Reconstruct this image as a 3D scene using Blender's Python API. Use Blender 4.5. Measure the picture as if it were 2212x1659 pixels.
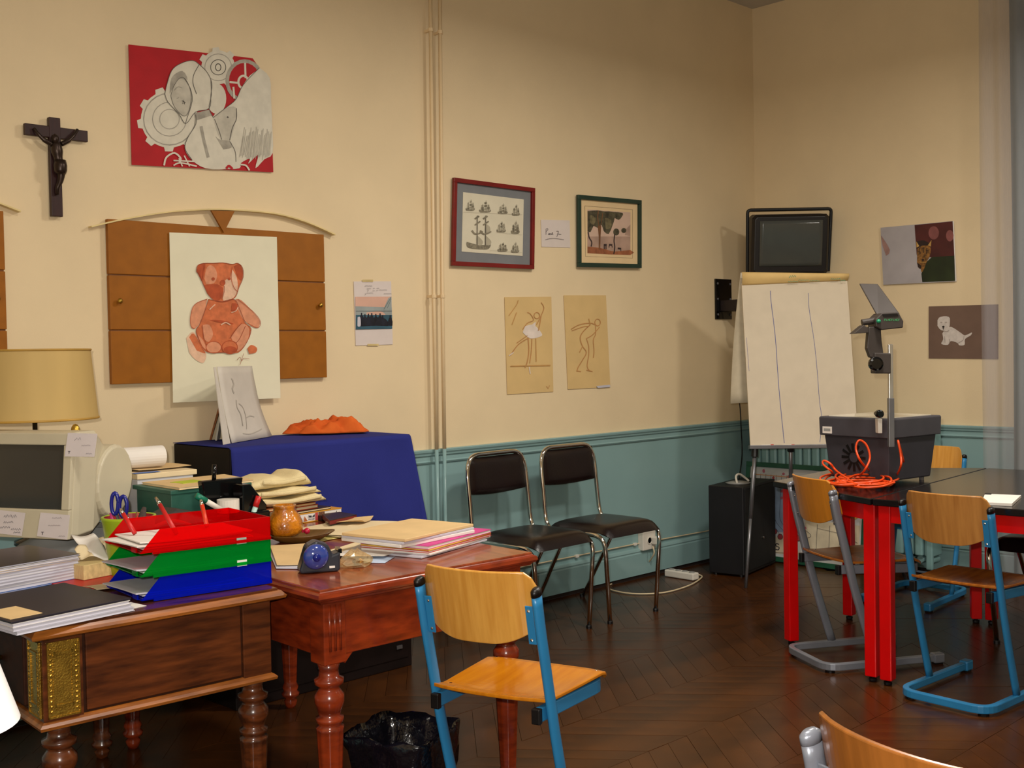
import bpy, math, random
from mathutils import Vector, Matrix, noise
random.seed(7)
sc = bpy.context.scene
for o in list(bpy.data.objects): bpy.data.objects.remove(o)
C = sc.collection

# ------------------------------------------------------------------ camera, world, light, exposure
CAM = Vector((-6.381, -4.219, 1.33)); F = 2432.0; W, H = 2212, 1659
YAW, PITCH, ROLL = math.radians(45.75), math.radians(-1.52), math.radians(-1.04)
_f = Vector((math.cos(YAW)*math.cos(PITCH), math.sin(YAW)*math.cos(PITCH), math.sin(PITCH)))
_r0 = Vector((math.sin(YAW), -math.cos(YAW), 0)); _u0 = _r0.cross(_f)
_r = math.cos(ROLL)*_r0 + math.sin(ROLL)*_u0; _u = -math.sin(ROLL)*_r0 + math.cos(ROLL)*_u0
cd = bpy.data.cameras.new('camera'); cam = bpy.data.objects.new('camera', cd); C.objects.link(cam)
cam.matrix_world = Matrix(((_r.x, _u.x, -_f.x, CAM.x), (_r.y, _u.y, -_f.y, CAM.y), (_r.z, _u.z, -_f.z, CAM.z), (0, 0, 0, 1)))
cd.sensor_width = 36; cd.lens = F*36/W; cd.clip_start = 0.05
sc.camera = cam
wd = bpy.data.worlds.new('world'); sc.world = wd; wd.use_nodes = True
wd.node_tree.nodes['Background'].inputs[0].default_value = (0.55, 0.62, 0.7, 1)
wd.node_tree.nodes['Background'].inputs[1].default_value = 0.05
vs = sc.view_settings
vs.view_transform = 'Standard'; vs.look = 'None'; vs.gamma = 1; vs.use_curve_mapping = False
vs.exposure = 0.42
LAMPS = [(-4.7, -2.9), (-2.7, -2.2), (-1.4, -3.2), (-6.1, -3.3)]     # pendant lamps, all above the picture
LAMP_Z, LAMP_POWER, LAMP_COL = 3.05, [28.0, 36.0, 26.0, 5.0], (1.0, 0.93, 0.83)
def light(name, kind, loc, power, col, size=0.1, rot=(0, 0, 0)):
    l = bpy.data.lights.new(name, kind); l.energy = power; l.color = col
    if kind == 'AREA': l.shape = 'DISK'; l.size = size
    else: l.shadow_soft_size = size
    o = bpy.data.objects.new(name, l); o.location = loc; o.rotation_euler = rot; C.objects.link(o); return o
light('camera_flash', 'POINT', CAM + _u*0.07 - _r*0.05, 150.0, (1.0, 0.96, 0.90), 0.015)

# ------------------------------------------------------------------ picture points to places in the room
def ray(x, y): return _r*((x-W/2)/F) - _u*((y-H/2)/F) + _f
def onp(x, y, p0, n):
    d = ray(x, y); n = Vector(n); return CAM + d*((Vector(p0)-CAM).dot(n)/d.dot(n))
def WA(x, y, d=0.0): return onp(x, y, (0, -d, 0), (0, 1, 0))
def WB(x, y, d=0.0): return onp(x, y, (-d, 0, 0), (1, 0, 0))
def ZP(x, y, z=0.0): return onp(x, y, (0, 0, z), (0, 0, 1))

# ------------------------------------------------------------------ materials
MATS = {}
def lin(c): return tuple(((v/255)/12.92 if v/255 <= 0.04045 else ((v/255+0.055)/1.055)**2.4) for v in c)
def mat(name, col, rough=0.5, metal=0.0, var=0.08, scale=12.0, bump=0.0, bscale=60.0, spec=0.5, coat=0.0, stretch=None, col2=None, trans=0.0, alpha=1.0, emit=0.0, rand=0.0, transl=0.0, ior=1.45):
    if name in MATS: return MATS[name]
    m = bpy.data.materials.new(name); m.use_nodes = True; nt = m.node_tree; N = nt.nodes; L = nt.links
    b = N['Principled BSDF']; c = lin(col)
    b.inputs['Roughness'].default_value = rough; b.inputs['Metallic'].default_value = metal
    b.inputs['Specular IOR Level'].default_value = spec; b.inputs['Coat Weight'].default_value = coat
    b.inputs['Coat Roughness'].default_value = 0.08; b.inputs['IOR'].default_value = ior
    b.inputs['Transmission Weight'].default_value = trans; b.inputs['Alpha'].default_value = alpha
    tc = N.new('ShaderNodeTexCoord'); mp = N.new('ShaderNodeMapping'); L.new(tc.outputs['Object'], mp.inputs['Vector'])
    if stretch: mp.inputs['Scale'].default_value = stretch
    nz = N.new('ShaderNodeTexNoise'); nz.inputs['Scale'].default_value = scale; nz.inputs['Detail'].default_value = 4
    L.new(mp.outputs['Vector'], nz.inputs['Vector'])
    cr = N.new('ShaderNodeValToRGB'); c2 = lin(col2) if col2 else tuple(v*(1-var*2) for v in c)
    cr.color_ramp.elements[0].position = 0.32; cr.color_ramp.elements[1].position = 0.68
    cr.color_ramp.elements[0].color = (*c2, 1); cr.color_ramp.elements[1].color = (*[min(1, v*(1+var)) for v in c], 1)
    L.new(nz.outputs['Fac'], cr.inputs['Fac']); out = cr.outputs['Color']
    if rand:
        oi = N.new('ShaderNodeObjectInfo'); hs = N.new('ShaderNodeHueSaturation'); mr = N.new('ShaderNodeMapRange')
        mr.inputs['To Min'].default_value = 1-rand; mr.inputs['To Max'].default_value = 1+rand
        L.new(oi.outputs['Random'], mr.inputs['Value']); L.new(mr.outputs['Result'], hs.inputs['Value']); L.new(out, hs.inputs['Color']); out = hs.outputs['Color']
    L.new(out, b.inputs['Base Color'])
    if emit:
        L.new(out, b.inputs['Emission Color']); b.inputs['Emission Strength'].default_value = emit
    if bump:
        bn = N.new('ShaderNodeTexNoise'); bn.inputs['Scale'].default_value = bscale; bn.inputs['Detail'].default_value = 3
        L.new(mp.outputs['Vector'], bn.inputs['Vector'])
        bp = N.new('ShaderNodeBump'); bp.inputs['Strength'].default_value = bump; bp.inputs['Distance'].default_value = 0.01
        L.new(bn.outputs['Fac'], bp.inputs['Height']); L.new(bp.outputs['Normal'], b.inputs['Normal'])
    if transl:
        tr = N.new('ShaderNodeBsdfTranslucent'); L.new(out, tr.inputs['Color']); mx = N.new('ShaderNodeMixShader'); mx.inputs[0].default_value = transl
        o_ = N['Material Output']; L.new(b.outputs[0], mx.inputs[1]); L.new(tr.outputs[0], mx.inputs[2]); L.new(mx.outputs[0], o_.inputs[0])
    MATS[name] = m; return m

plaster = mat('plaster', (227, 206, 168), 0.75, var=0.02, scale=3, bump=0.06, bscale=160, spec=0.2)
wainsc = mat('wainscot_paint', (136, 168, 168), 0.22, var=0.03, scale=2, bump=0.03, bscale=12, spec=0.45)
ceilm = mat('ceiling_paint', (196, 190, 180), 0.9, var=0.03)
plank_m = mat('parquet', (72, 39, 13), 0.27, var=0.2, scale=5, stretch=(1, 1, 1), bump=0.05, bscale=18, spec=0.32, rand=0.10, col2=(52, 28, 11))
gapm = mat('floor_gap', (30, 17, 9), 0.8)
black = mat('black_paint', (14, 12, 13), 0.4, var=0.05)
blackg = mat('black_gloss', (10, 10, 11), 0.12, var=0.05)
chrome = mat('chrome', (215, 212, 205), 0.08, 1.0, var=0.02)
steel = mat('grey_steel', (128, 128, 132), 0.35, 0.7, var=0.04)
greym = mat('grey_enamel', (134, 138, 148), 0.3, 0.35, var=0.04)
bluem = mat('blue_enamel', (44, 126, 178), 0.32, var=0.04)
redm = mat('red_enamel', (214, 4, 6), 0.3, var=0.04)
ply = mat('beech_plywood', (212, 156, 72), 0.25, var=0.05, scale=7, stretch=(1, 9, .8), col2=(200, 140, 58), coat=0.2)
plyh = mat('beech_plywood_seat', (198, 122, 18), 0.22, var=0.05, scale=6, stretch=(1, 9, 1), col2=(186, 108, 14), coat=0.2)
vinyl = mat('dark_brown_vinyl', (24, 13, 12), 0.3, var=0.1, bump=0.05, bscale=120)
walnut = mat('walnut', (92, 46, 20), 0.25, var=0.15, scale=4, stretch=(2, 10, 14), col2=(56, 26, 12), coat=0.3)
walnut_l = mat('walnut_edge', (150, 88, 32), 0.32, var=0.12, scale=4, stretch=(2, 8, 14), col2=(104, 56, 20), coat=0.1)
mahog = mat('mahogany', (134, 48, 18), 0.22, var=0.12, scale=4, stretch=(3, 3, 12), col2=(96, 32, 14), coat=0.35)
mahogt = mat('mahogany_top', (142, 66, 36), 0.22, var=0.1, scale=4, stretch=(12, 2, 3), col2=(112, 46, 24), coat=0.35)
walnut_d = mat('walnut_dull_shaded', (50, 24, 11), 0.6, var=0.15, scale=4, stretch=(2, 10, 14), spec=0.15)  # uncoated walnut, darkened in colour for the shade on the desk's unlit side
brass = mat('brass', (186, 150, 62), 0.3, 0.9, var=0.15, scale=30, bump=0.2, bscale=220)
white = mat('white_paper', (226, 220, 212), 0.7, var=0.02)
offw = mat('cream_paper', (224, 204, 164), 0.7, var=0.03)
lilac = mat('grey_white_paper', (196, 194, 204), 0.7, var=0.03)
manila = mat('manila', (216, 184, 132), 0.65, var=0.04)
beige_p = mat('beige_plastic', (196, 186, 160), 0.4, var=0.02, bump=0.02, bscale=300)
grey_p = mat('grey_plastic', (150, 150, 146), 0.45, var=0.03)
darkp = mat('dark_grey_plastic', (56, 55, 62), 0.5, var=0.05, bump=0.05, bscale=400)
cordm = mat('orange_rubber', (224, 74, 18), 0.4, var=0.05)
ink = mat('ink', (58, 54, 62), 0.7); inkb = mat('blue_ink', (92, 96, 150), 0.7); inkg = mat('green_ink', (110, 150, 110), 0.7)
glass = mat('clear_glass', (240, 245, 245), 0.02, trans=1.0, var=0.0)
plastic_w = mat('white_plastic', (222, 216, 204), 0.4, var=0.02)

# ------------------------------------------------------------------ mesh helpers
WROOT = set()
class MB:
    def __init__(s): s.v = []; s.f = []; s.m = []; s.mi = 0
    def add(s, vs, fs):
        b = len(s.v); s.v += [tuple(v) for v in vs]; s.f += [tuple(b+i for i in f) for f in fs]; s.m += [s.mi]*len(fs); return s
    def box(s, x0, x1, y0, y1, z0, z1, M=None):
        vs = [Vector((x, y, z)) for z in (z0, z1) for y in (y0, y1) for x in (x0, x1)]
        if M: vs = [M @ v for v in vs]
        return s.add(vs, [(0, 2, 3, 1), (4, 5, 7, 6), (0, 1, 5, 4), (2, 6, 7, 3), (0, 4, 6, 2), (1, 3, 7, 5)])
    def loft(s, rings, cap=True, closed=False):
        n = len(rings[0]); k = len(rings); vs = [p for r in rings for p in r]; fs = []
        for i in range(k if closed else k-1):
            a = i*n; b = ((i+1) % k)*n
            for j in range(n): fs.append((a+j, a+(j+1) % n, b+(j+1) % n, b+j))
        if cap and not closed: fs += [tuple(reversed(range(n))), tuple(range((k-1)*n, k*n))]
        return s.add(vs, fs)
    def tube(s, path, r, n=8, closed=False, ry=None, up=None, cap=True):
        P = [Vector(p) for p in path]; k = len(P); rings = []; prev = None
        for i, p in enumerate(P):
            if closed: t = (P[(i+1) % k]-P[i-1])
            else: t = P[min(i+1, k-1)]-P[max(i-1, 0)]
            t.normalize()
            if prev is None:
                a = Vector(up) if up else (Vector((0, 0, 1)) if abs(t.z) < 0.9 else Vector((1, 0, 0)))
            else: a = Vector(up) if up and abs(t.dot(Vector(up).normalized())) < 0.98 else prev
            u = (a - t*a.dot(t)).normalized(); w = t.cross(u); prev = u
            rr = r[i] if isinstance(r, (list, tuple)) else r; r2 = (ry[i] if isinstance(ry, (list, tuple)) else ry) if ry else rr
            rings.append([p + u*(math.cos(2*math.pi*j/n + math.pi/n)*rr) + w*(math.sin(2*math.pi*j/n + math.pi/n)*r2) for j in range(n)])
        return s.loft(rings, cap, closed)
    def lathe(s, prof, n=20, c=(0, 0, 0), M=None, cap=True):
        rings = [[Vector((c[0]+r*math.cos(2*math.pi*j/n), c[1]+r*math.sin(2*math.pi*j/n), c[2]+z)) for j in range(n)] for r, z in prof]
        if M: rings = [[M @ v for v in q] for q in rings]
        return s.loft(rings, cap)
    def prism(s, poly, d):      # poly: 3-D points, d: thickness vector
        n = len(poly); P = [Vector(p) for p in poly]; d = Vector(d)
        return s.add(P+[p+d for p in P], [tuple(reversed(range(n))), tuple(range(n, 2*n))]+[(i, (i+1) % n, n+(i+1) % n, n+i) for i in range(n)])
    def grid(s, fn, nu, nv, thick=None):   # fn(u,v)->Vector ; thick(u,v)->Vector offset
        vs = [fn(i/nu, j/nv) for j in range(nv+1) for i in range(nu+1)]; q = nu+1
        fs = [(j*q+i, j*q+i+1, (j+1)*q+i+1, (j+1)*q+i) for j in range(nv) for i in range(nu)]
        if thick is None: return s.add(vs, fs)
        N = len(vs); v2 = [vs[j*q+i]+thick(i/nu, j/nv) for j in range(nv+1) for i in range(q)]
        fs2 = [tuple(N+i for i in reversed(f)) for f in fs]
        edge = [i for i in range(q)]+[j*q+nu for j in range(1, nv+1)]+[nv*q+i for i in range(nu-1, -1, -1)]+[j*q for j in range(nv-1, 0, -1)]
        fs3 = [(edge[(i+1) % len(edge)], edge[i], N+edge[i], N+edge[(i+1) % len(edge)]) for i in range(len(edge))]
        return s.add(vs+v2, fs+fs2+fs3)
    def build(s, name, mats, parent=None, bevel=0.0, smooth=False, sub=0, seg=2):
        me = bpy.data.meshes.new(name); me.from_pydata(s.v, [], s.f)
        mats = mats if isinstance(mats, (list, tuple)) else [mats]
        for m in mats: me.materials.append(m)
        if len(mats) > 1:
            for p, i in zip(me.polygons, s.m): p.material_index = i
        if smooth: me.polygons.foreach_set('use_smooth', [True]*len(me.polygons))
        me.update()
        o = bpy.data.objects.new(name, me); C.objects.link(o)
        if parent:
            o.parent = parent
            if parent.name in WROOT: o.matrix_parent_inverse = Matrix.Translation(-parent.location)
        if bevel:
            b = o.modifiers.new('bevel', 'BEVEL'); b.width = bevel; b.segments = seg; b.limit_method = 'ANGLE'; b.angle_limit = math.radians(40)
            b.harden_normals = False
        if sub:
            b = o.modifiers.new('sub', 'SUBSURF'); b.levels = sub; b.render_levels = sub
        return o
def tag(o, label, cat, group=None):
    o['label'] = label; o['category'] = cat
    if group: o['group'] = group
    return o
def thing(name, label, cat, loc=(0, 0, 0), rotz=0.0, group=None):
    o = bpy.data.objects.new(name, None); C.objects.link(o); o.location = loc; o.rotation_euler = (0, 0, rotz); o.empty_display_size = 0.05
    return tag(o, label, cat, group)
def wthing(name, label, cat, loc, group=None):      # a thing whose parts are given in room coordinates
    o = thing(name, label, cat, loc, 0, group); WROOT.add(o.name); return o
def struct(o): o['kind'] = 'structure'; return o
def copy_tree(o, parent=None):
    c = o.copy(); C.objects.link(c)
    if parent: c.parent = parent
    for ch in list(o.children): copy_tree(ch, c)
    return c
def arc(c, r, a0, a1, n, ax=0, ay=1):
    out = []
    for i in range(n+1):
        a = a0+(a1-a0)*i/n; p = [c[0], c[1], c[2]]; p[ax] += r*math.cos(a); p[ay] += r*math.sin(a); out.append(tuple(p))
    return out
def rounded(path, r, n=4):
    P = [Vector(p) for p in path]; out = [P[0]]
    for i in range(1, len(P)-1):
        a, b, c = P[i-1], P[i], P[i+1]; d1 = min(r, (a-b).length*.49); d2 = min(r, (c-b).length*.49)
        p0 = b+(a-b).normalized()*d1; p2 = b+(c-b).normalized()*d2
        for k in range(n+1):
            t = k/n; out.append(p0*(1-t)**2+b*2*t*(1-t)+p2*t*t)
    return out+[P[-1]]
def smooth_path(path, n=6, closed=False):
    P = [Vector(p) for p in path]; out = []; k = len(P)
    for i in range(k if closed else k-1):
        g = (lambda j: P[j % k]) if closed else (lambda j: P[max(0, min(k-1, j))])
        p0, p1, p2, p3 = g(i-1), g(i), g(i+1), g(i+2)
        for q in range(n):
            t = q/n; out.append(0.5*((2*p1)+(p2-p0)*t+(2*p0-5*p1+4*p2-p3)*t*t+(3*p1-p0-3*p2+p3)*t**3))
    if not closed: out.append(P[-1])
    return out
def art(name, mats, parent, to3, nrm, polys=(), strokes=(), step=0.0006, off=0.001):
    """flat print: filled shapes and pen strokes laid on a sheet. to3 maps drawing points to the sheet, nrm points out of it"""
    b = MB(); nrm = Vector(nrm); k = 0; keys = list(mats)
    for it in list(polys)+list(strokes):
        if len(it) == 2:
            key, pts = it; k += 1; b.mi = keys.index(key); b.add([to3(*p)+nrm*(off+step*k) for p in pts], [tuple(range(len(pts)))]); continue
        key, w, pts = it; k += 0.3; b.mi = keys.index(key); n = len(pts); vs = []
        for i, p in enumerate(pts):
            a = pts[max(i-1, 0)]; c = pts[min(i+1, n-1)]; dx, dy = c[0]-a[0], c[1]-a[1]; l = math.hypot(dx, dy) or 1
            nx, ny = -dy/l*w/2, dx/l*w/2
            vs += [to3(p[0]+nx, p[1]+ny)+nrm*(off+step*(k+1)), to3(p[0]-nx, p[1]-ny)+nrm*(off+step*(k+1))]
        b.add(vs, [(2*i, 2*i+1, 2*i+3, 2*i+2) for i in range(n-1)])
    return b.build(name, [mats[q] for q in keys], parent)
def ell(cx, cy, rx, ry, a0=0, a1=360, n=24, rot=0):
    o = []; c, s = math.cos(math.radians(rot)), math.sin(math.radians(rot))
    for i in range(n+(0 if a1-a0 == 360 else 1)):
        a = math.radians(a0+(a1-a0)*i/n); x, y = rx*math.cos(a), ry*math.sin(a); o.append((cx+x*c-y*s, cy+x*s+y*c))
    return o
def ellc(*a, **k): e = ell(*a, **k); return e+[e[0]]
def scrib(x, y, w, h, n, seed=0, slant=0.0):
    rr = random.Random(seed); pts = []
    for i in range(n*2+1):
        t = i/(n*2); pts.append((x+w*t+rr.uniform(-.2, .2)*w/n, y+slant*t*w+(-h/2 if i % 2 else h/2)*rr.uniform(.4, 1)))
    return pts
def sm(pts, n=4): return [(p.x, p.y) for p in smooth_path([(a, b, 0) for a, b in pts], n)]

# ================================================================== the room
RH = 3.572; DADO = 0.873; X0, Y0 = -9.0, -7.5
b = MB(); b.box(X0, 0, Y0, 0, -0.12, -0.014)
floor = struct(b.build('floor', gapm))
# Hungarian point parquet: bands along X, 0.38 deep, boards at 50 degrees
BD, PW, SK = 0.38, 0.104, 0.32
def plank_mesh(sgn):
    g = 0.0008; q = MB(); s = SK*sgn
    P = [(-PW/2+g-s/2, -BD/2+g), (PW/2-g-s/2, -BD/2+g), (PW/2-g+s/2, BD/2-g), (-PW/2+g+s/2, BD/2-g)]
    q.prism([(x, y, -0.013) for x, y in P], (0, 0, 0.013)); return q
pm = {}
for sg in (1, -1):
    me = bpy.data.meshes.new('plank'); q = plank_mesh(sg); me.from_pydata(q.v, [], q.f); me.materials.append(plank_m); me.update(); pm[sg] = me
cells = []
for k in range(-20, 5):
    y1 = -1.86+BD*(k+1); yc = y1-BD/2; sg = -1 if k % 2 == 0 else 1
    if yc-BD/2 < Y0 or yc > 0: continue
    for i in range(int(-X0/PW)+1):
        xc = -PW*(i+0.5)
        if xc-SK/2-PW < X0 or xc+SK/2+PW/2 > 0 or yc+BD/2 > 0: continue
        d = (Vector((xc, yc, 0))-CAM); t = d.dot(_f); px_ = W/2+F*d.dot(_r)/t if t > 0.3 else -9e9; py_ = H/2-F*d.dot(_u)/t if t > 0.3 else 9e9
        vis = t > 0.3 and -40 < px_ < W+40 and py_ < H+30 and px_ > 640
        cells.append(((0 if vis else 1), t, xc, yc, sg))
cells.sort()
for c_ in cells[:300]:
    o = bpy.data.objects.new('plank', pm[c_[4]]); C.objects.link(o); o.parent = floor; o.location = (c_[2], c_[3], random.uniform(-0.0005, 0.0004))
q = MB()
for c_ in cells[300:]:
    p = plank_mesh(c_[4]); z = random.uniform(-.0005, .0004); q.add([(v[0]+c_[2], v[1]+c_[3], v[2]+z) for v in p.v], p.f)
ylo = -1.86+BD*4; hb = -ylo-.012      # short boards against the back wall
for i in range(int(-X0/PW)-4):
    xc = -PW*(i+0.5)-.2; s = SK*hb/BD; q.prism([(xc-PW/2+.0008-s/2, ylo+.0008, -.013), (xc+PW/2-.0008-s/2, ylo+.0008, -.013), (xc+PW/2-.0008+s/2, ylo+hb, -.013), (xc-PW/2+.0008+s/2, ylo+hb, -.013)], (0, 0, .0128))
o = q.build('plank_field', plank_m, floor); o['kind'] = 'stuff'
b = MB(); b.box(X0, 0, Y0, 0, RH, RH+0.1); struct(b.build('ceiling', ceilm))
# walls: plaster above, glossy blue wainscot below
def wall(name, box_u, box_l):
    b = MB(); b.box(*box_u); w = struct(b.build(name, plaster)); b = MB(); b.box(*box_l); b.build('wainscot', wainsc, w); return w
wall('wall_back', (X0, 0.15, 0, 0.15, DADO-.02, RH), (X0, 0.15, 0.0, 0.15, 0, DADO-.02))
wall('wall_right', (0, 0.15, Y0, 0, DADO-.02, RH), (0, 0.15, Y0, 0, 0, DADO-.02))
wall('wall_left', (X0-.15, X0, Y0, 0.15, DADO-.02, RH), (X0-.15, X0, Y0, 0.15, 0, DADO-.02))
wall('wall_front', (X0, 0.15, Y0-.15, Y0, DADO-.02, RH), (X0, 0.15, Y0-.15, Y0, 0, DADO-.02))
# dado rails and skirting boards, moulded profile (distance from wall, height)
rail = [(0, DADO-.072), (.008, DADO-.07), (.013, DADO-.062), (.009, DADO-.055), (.009, DADO-.036), (.018, DADO-.030), (.020, DADO-.022), (.026, DADO-.014), (.028, DADO-.004), (.024, DADO), (0, DADO)]
skirt = [(0, 0.022), (.020, 0.022), (.020, 0.145), (.016, .152), (.019, .160), (.014, .172), (.006, .178), (0, .178)]
def run(name, prof, a, c, nrm, m):
    q = MB(); q.loft([[Vector((p[0]+nrm[0]*d, p[1]+nrm[1]*d, z)) for d, z in prof] for p in (a, c)]); return struct(q.build(name, m))
run('trim_1', rail, (X0, 0), (0, 0), (0, -1), wainsc); run('trim_2', rail, (0, 0), (0, Y0), (-1, 0), wainsc)
run('baseboard_back', skirt, (X0, 0), (0, 0), (0, -1), wainsc); run('baseboard_right', skirt, (0, 0), (0, Y0), (-1, 0), wainsc)
b = MB(); b.box(X0, -.012, -.012, 0, 0, .022); struct(b.build('trim_3', gapm)); b = MB(); b.box(-.012, 0, Y0, -.012, 0, .022); struct(b.build('trim_4', gapm))

# pendant lamps with opaque shades (above the picture, they light the room)
lampglow = mat('lamp_diffuser', (255, 240, 214), 0.5, emit=1.5, var=0)
for i, (x, y) in enumerate(LAMPS):
    t = thing('pendant_lamp', ['pendant lamp hanging above the desks', 'pendant lamp hanging in the middle of the room', 'pendant lamp hanging above the black tables', 'pendant lamp hanging behind the camera'][i], 'lamp', (x, y, LAMP_Z), 0, 'pendant lamps')
    b = MB(); b.lathe([(.19, 0), (.185, .05), (.12, .12), (.04, .16), (.02, .2)], 28); b.build('lamp_shade', plastic_w, t, smooth=True)
    b = MB(); b.lathe([(.185, .012), (.17, .004), (.1, 0), (0.001, -.002)], 28); b.build('diffuser', lampglow, t, smooth=True)
    b = MB(); b.tube([(0, 0, .2), (0, 0, RH-LAMP_Z)], .006, 8); b.build('hanging_cord', plastic_w, t); b = MB(); b.lathe([(.05, RH-LAMP_Z-.03), (.05, RH-LAMP_Z)], 16); b.build('ceiling_rose', plastic_w, t)
    light('lamp_light', 'AREA', (x, y, LAMP_Z-.01), LAMP_POWER[i], LAMP_COL, 0.36)

# heating pipes on the back wall: beige above the rail, blue below
pipe_u = mat('pipe_beige', (226, 200, 158), 0.4, var=0.02)
for k, pts in enumerate(([(929.5, 0), (937, 640), (946, 1125)], [(950, 0), (955.5, 640), (962, 1125)])):
    a = WA(*pts[0], .045); m_ = WA(*pts[1], .045); e = WA(*pts[2], .045)
    a = a+(a-m_)*((RH-a.z)/(a.z-m_.z)); e = e+(e-m_)*((0.0-e.z)/(e.z-m_.z)); e.z = 0.001; a.z = RH
    d = m_+(e-m_)*((m_.z-DADO)/(m_.z-e.z))
    t = wthing('heating_pipe', ['left of two painted heating pipes running up the back wall', 'right of two painted heating pipes running up the back wall'][k], 'pipe', e, 'heating pipes')
    q = MB(); q.tube([a, m_, d], .0095, 10); q.build('upper_pipe', pipe_u, t, smooth=True)
    q = MB(); q.tube([d, e], .0095, 10); q.build('lower_pipe', wainsc, t, smooth=True)
    for z in (m_.z, 2.9):
        c = m_+(a-m_)*((z-m_.z)/(a.z-m_.z)); q = MB(); q.tube([c-Vector((0, 0, .008)), c+Vector((0, 0, .008))], .0135, 10); q.box(c.x-.006, c.x+.006, c.y, 0, z-.006, z+.006); q.build('clip', pipe_u, t)

# ================================================================== things on the back wall
A_ = (0, -1, 0); B_ = (-1, 0, 0)
def quad(px, d, f=WA): return [f(x, y, d) for x, y in px]
def sheet(name, label, cat, px, m, d=.004, th=.0015, f=WA, nrm=A_, group=None):
    P = quad(px, d, f); c = sum(P, Vector())/len(P); t = wthing(name, label, cat, c, group)
    q = MB(); q.prism(P, -Vector(nrm)*th); q.build('sheet', m, t); return t

# crucifix
wood_d = mat('dark_stained_wood', (46, 16, 14), 0.45, var=0.15, stretch=(8, 8, 1)); bronze = mat('bronze', (58, 46, 40), 0.35, 0.7, var=0.15)
c = WA(122, 468, .0); t = wthing('crucifix', 'dark wooden crucifix with bronze figure on back wall', 'crucifix', (c.x, -.01, c.z))
top = WA(118.5, 255, .02); bot = WA(122, 468, .02); hw = .021
q = MB(); q.box(bot.x-hw, bot.x+hw, -.030, -.008, bot.z, top.z); q.build('upright', wood_d, t, bevel=.002)
l = WA(52, 280, .02); r_ = WA(188, 294, .02); zc = (l.z+r_.z)/2
q = MB(); q.box(l.x, r_.x, -.028, -.010, zc-.021, zc+.021); q.build('crossbar', wood_d, t, bevel=.002)
def K(x, y, d=.045): return WA(20+x/6.38, 230+y/6.38, d)
q = MB(); q.tube(smooth_path([K(340, 300, .034), K(400, 380, .042), K(480, 460, .045), K(590, 525)], 4), [.006]*4+[.007]*4+[.009]*5, 8)
q.build('arm', bronze, t, smooth=True)
q = MB(); q.tube(smooth_path([K(940, 320, .034), K(890, 395, .042), K(820, 465, .045), K(720, 520)], 4), [.006]*4+[.007]*4+[.009]*5, 8)
q.build('arm', bronze, t, smooth=True)
q = MB(); q.tube(smooth_path([K(655, 500), K(650, 560), K(665, 660), K(680, 760), K(690, 850), K(715, 930), K(700, 1030), K(665, 1120), K(660, 1210, .036)], 3), [.012, .017, .019, .02, .021, .021, .019, .017, .016, .017, .019, .02, .019, .018, .017, .015, .013, .012, .011, .010, .009, .008, .007, .007, .007], 10)
q.build('body', bronze, t, smooth=True)
q = MB(); cc = K(630, 450, .05); q.lathe([(.001, -.018), (.01, -.014), (.0145, 0), (.012, .012), (.001, .02)], 12, cc); q.build('head', bronze, t, smooth=True)
q = MB(); cc = K(705, 850, .05); q.lathe([(.018, -.022), (.023, -.01), (.024, .01), (.02, .03)], 12, cc); q.build('loincloth', bronze, t, smooth=True)

# red picture with cut-out pencil drawing
redp = mat('red_card', (176, 16, 26), 0.7, var=0.05); pen = mat('pencil_white', (214, 208, 190), 0.8, var=0.04, scale=25); pen2 = mat('pencil_grey', (168, 162, 148), 0.8, var=0.12, scale=30); pen3 = mat('pencil_dark', (98, 92, 84), 0.8, var=0.15)
pen15 = mat('pencil_mid', (192, 186, 170), 0.8, var=0.08, scale=25)
def Z(x, y): return (250+x/5.184, 80+y/5.184)
def ZA(d): return lambda x, y: WA(*Z(x, y), d)
P = [(278, 96), (520, 122.5), (546, 126), (560, 147), (583.5, 171), (590.5, 372), (285, 356)]
t = sheet('red_drawing', 'pencil drawing of hooded girl, gears and wing on red card', 'picture', P, redp, .012, .004)
def gear(cx, cy, r, teeth, tr, a0=0):
    o = []
    for i in range(teeth):
        for da, rr in ((0, r), (.3, r), (.38, r+tr), (.72, r+tr), (.8, r)):
            a = a0+2*math.pi*(i+da)/teeth; o.append((cx+rr*math.cos(a), cy+rr*math.sin(a)))
    return o
wing = sm([(1610, 350), (1720, 460), (1735, 700), (1748, 1000), (1752, 1300), (1660, 1370), (1560, 1470), (1590, 1320), (1480, 1420), (1500, 1360), (1400, 1410), (1380, 1470), (1220, 1470), (1150, 1350), (1130, 1200), (1080, 900), (1220, 800), (1340, 700), (1420, 540), (1500, 430)], 3)
coat = sm([(890, 870), (880, 1000), (790, 1150), (770, 1260), (850, 1380), (1000, 1470), (1230, 1480), (1380, 1440), (1330, 1250), (1150, 960), (1060, 880)], 3)
hood = sm([(560, 560), (620, 380), (720, 300), (850, 265), (930, 310), (1020, 400), (1070, 520), (1060, 650), (1040, 800), (890, 840), (780, 970), (700, 860), (580, 730), (545, 640)], 4)
face = sm([(640, 560), (700, 470), (760, 460), (820, 560), (840, 700), (800, 860), (740, 880), (650, 780), (610, 660)], 4)
top_gear = gear(1145, 340, 190, 7, 38, .5); spoke_ring = ell(1440, 500, 205, 230, 0, 360, 30)
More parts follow.
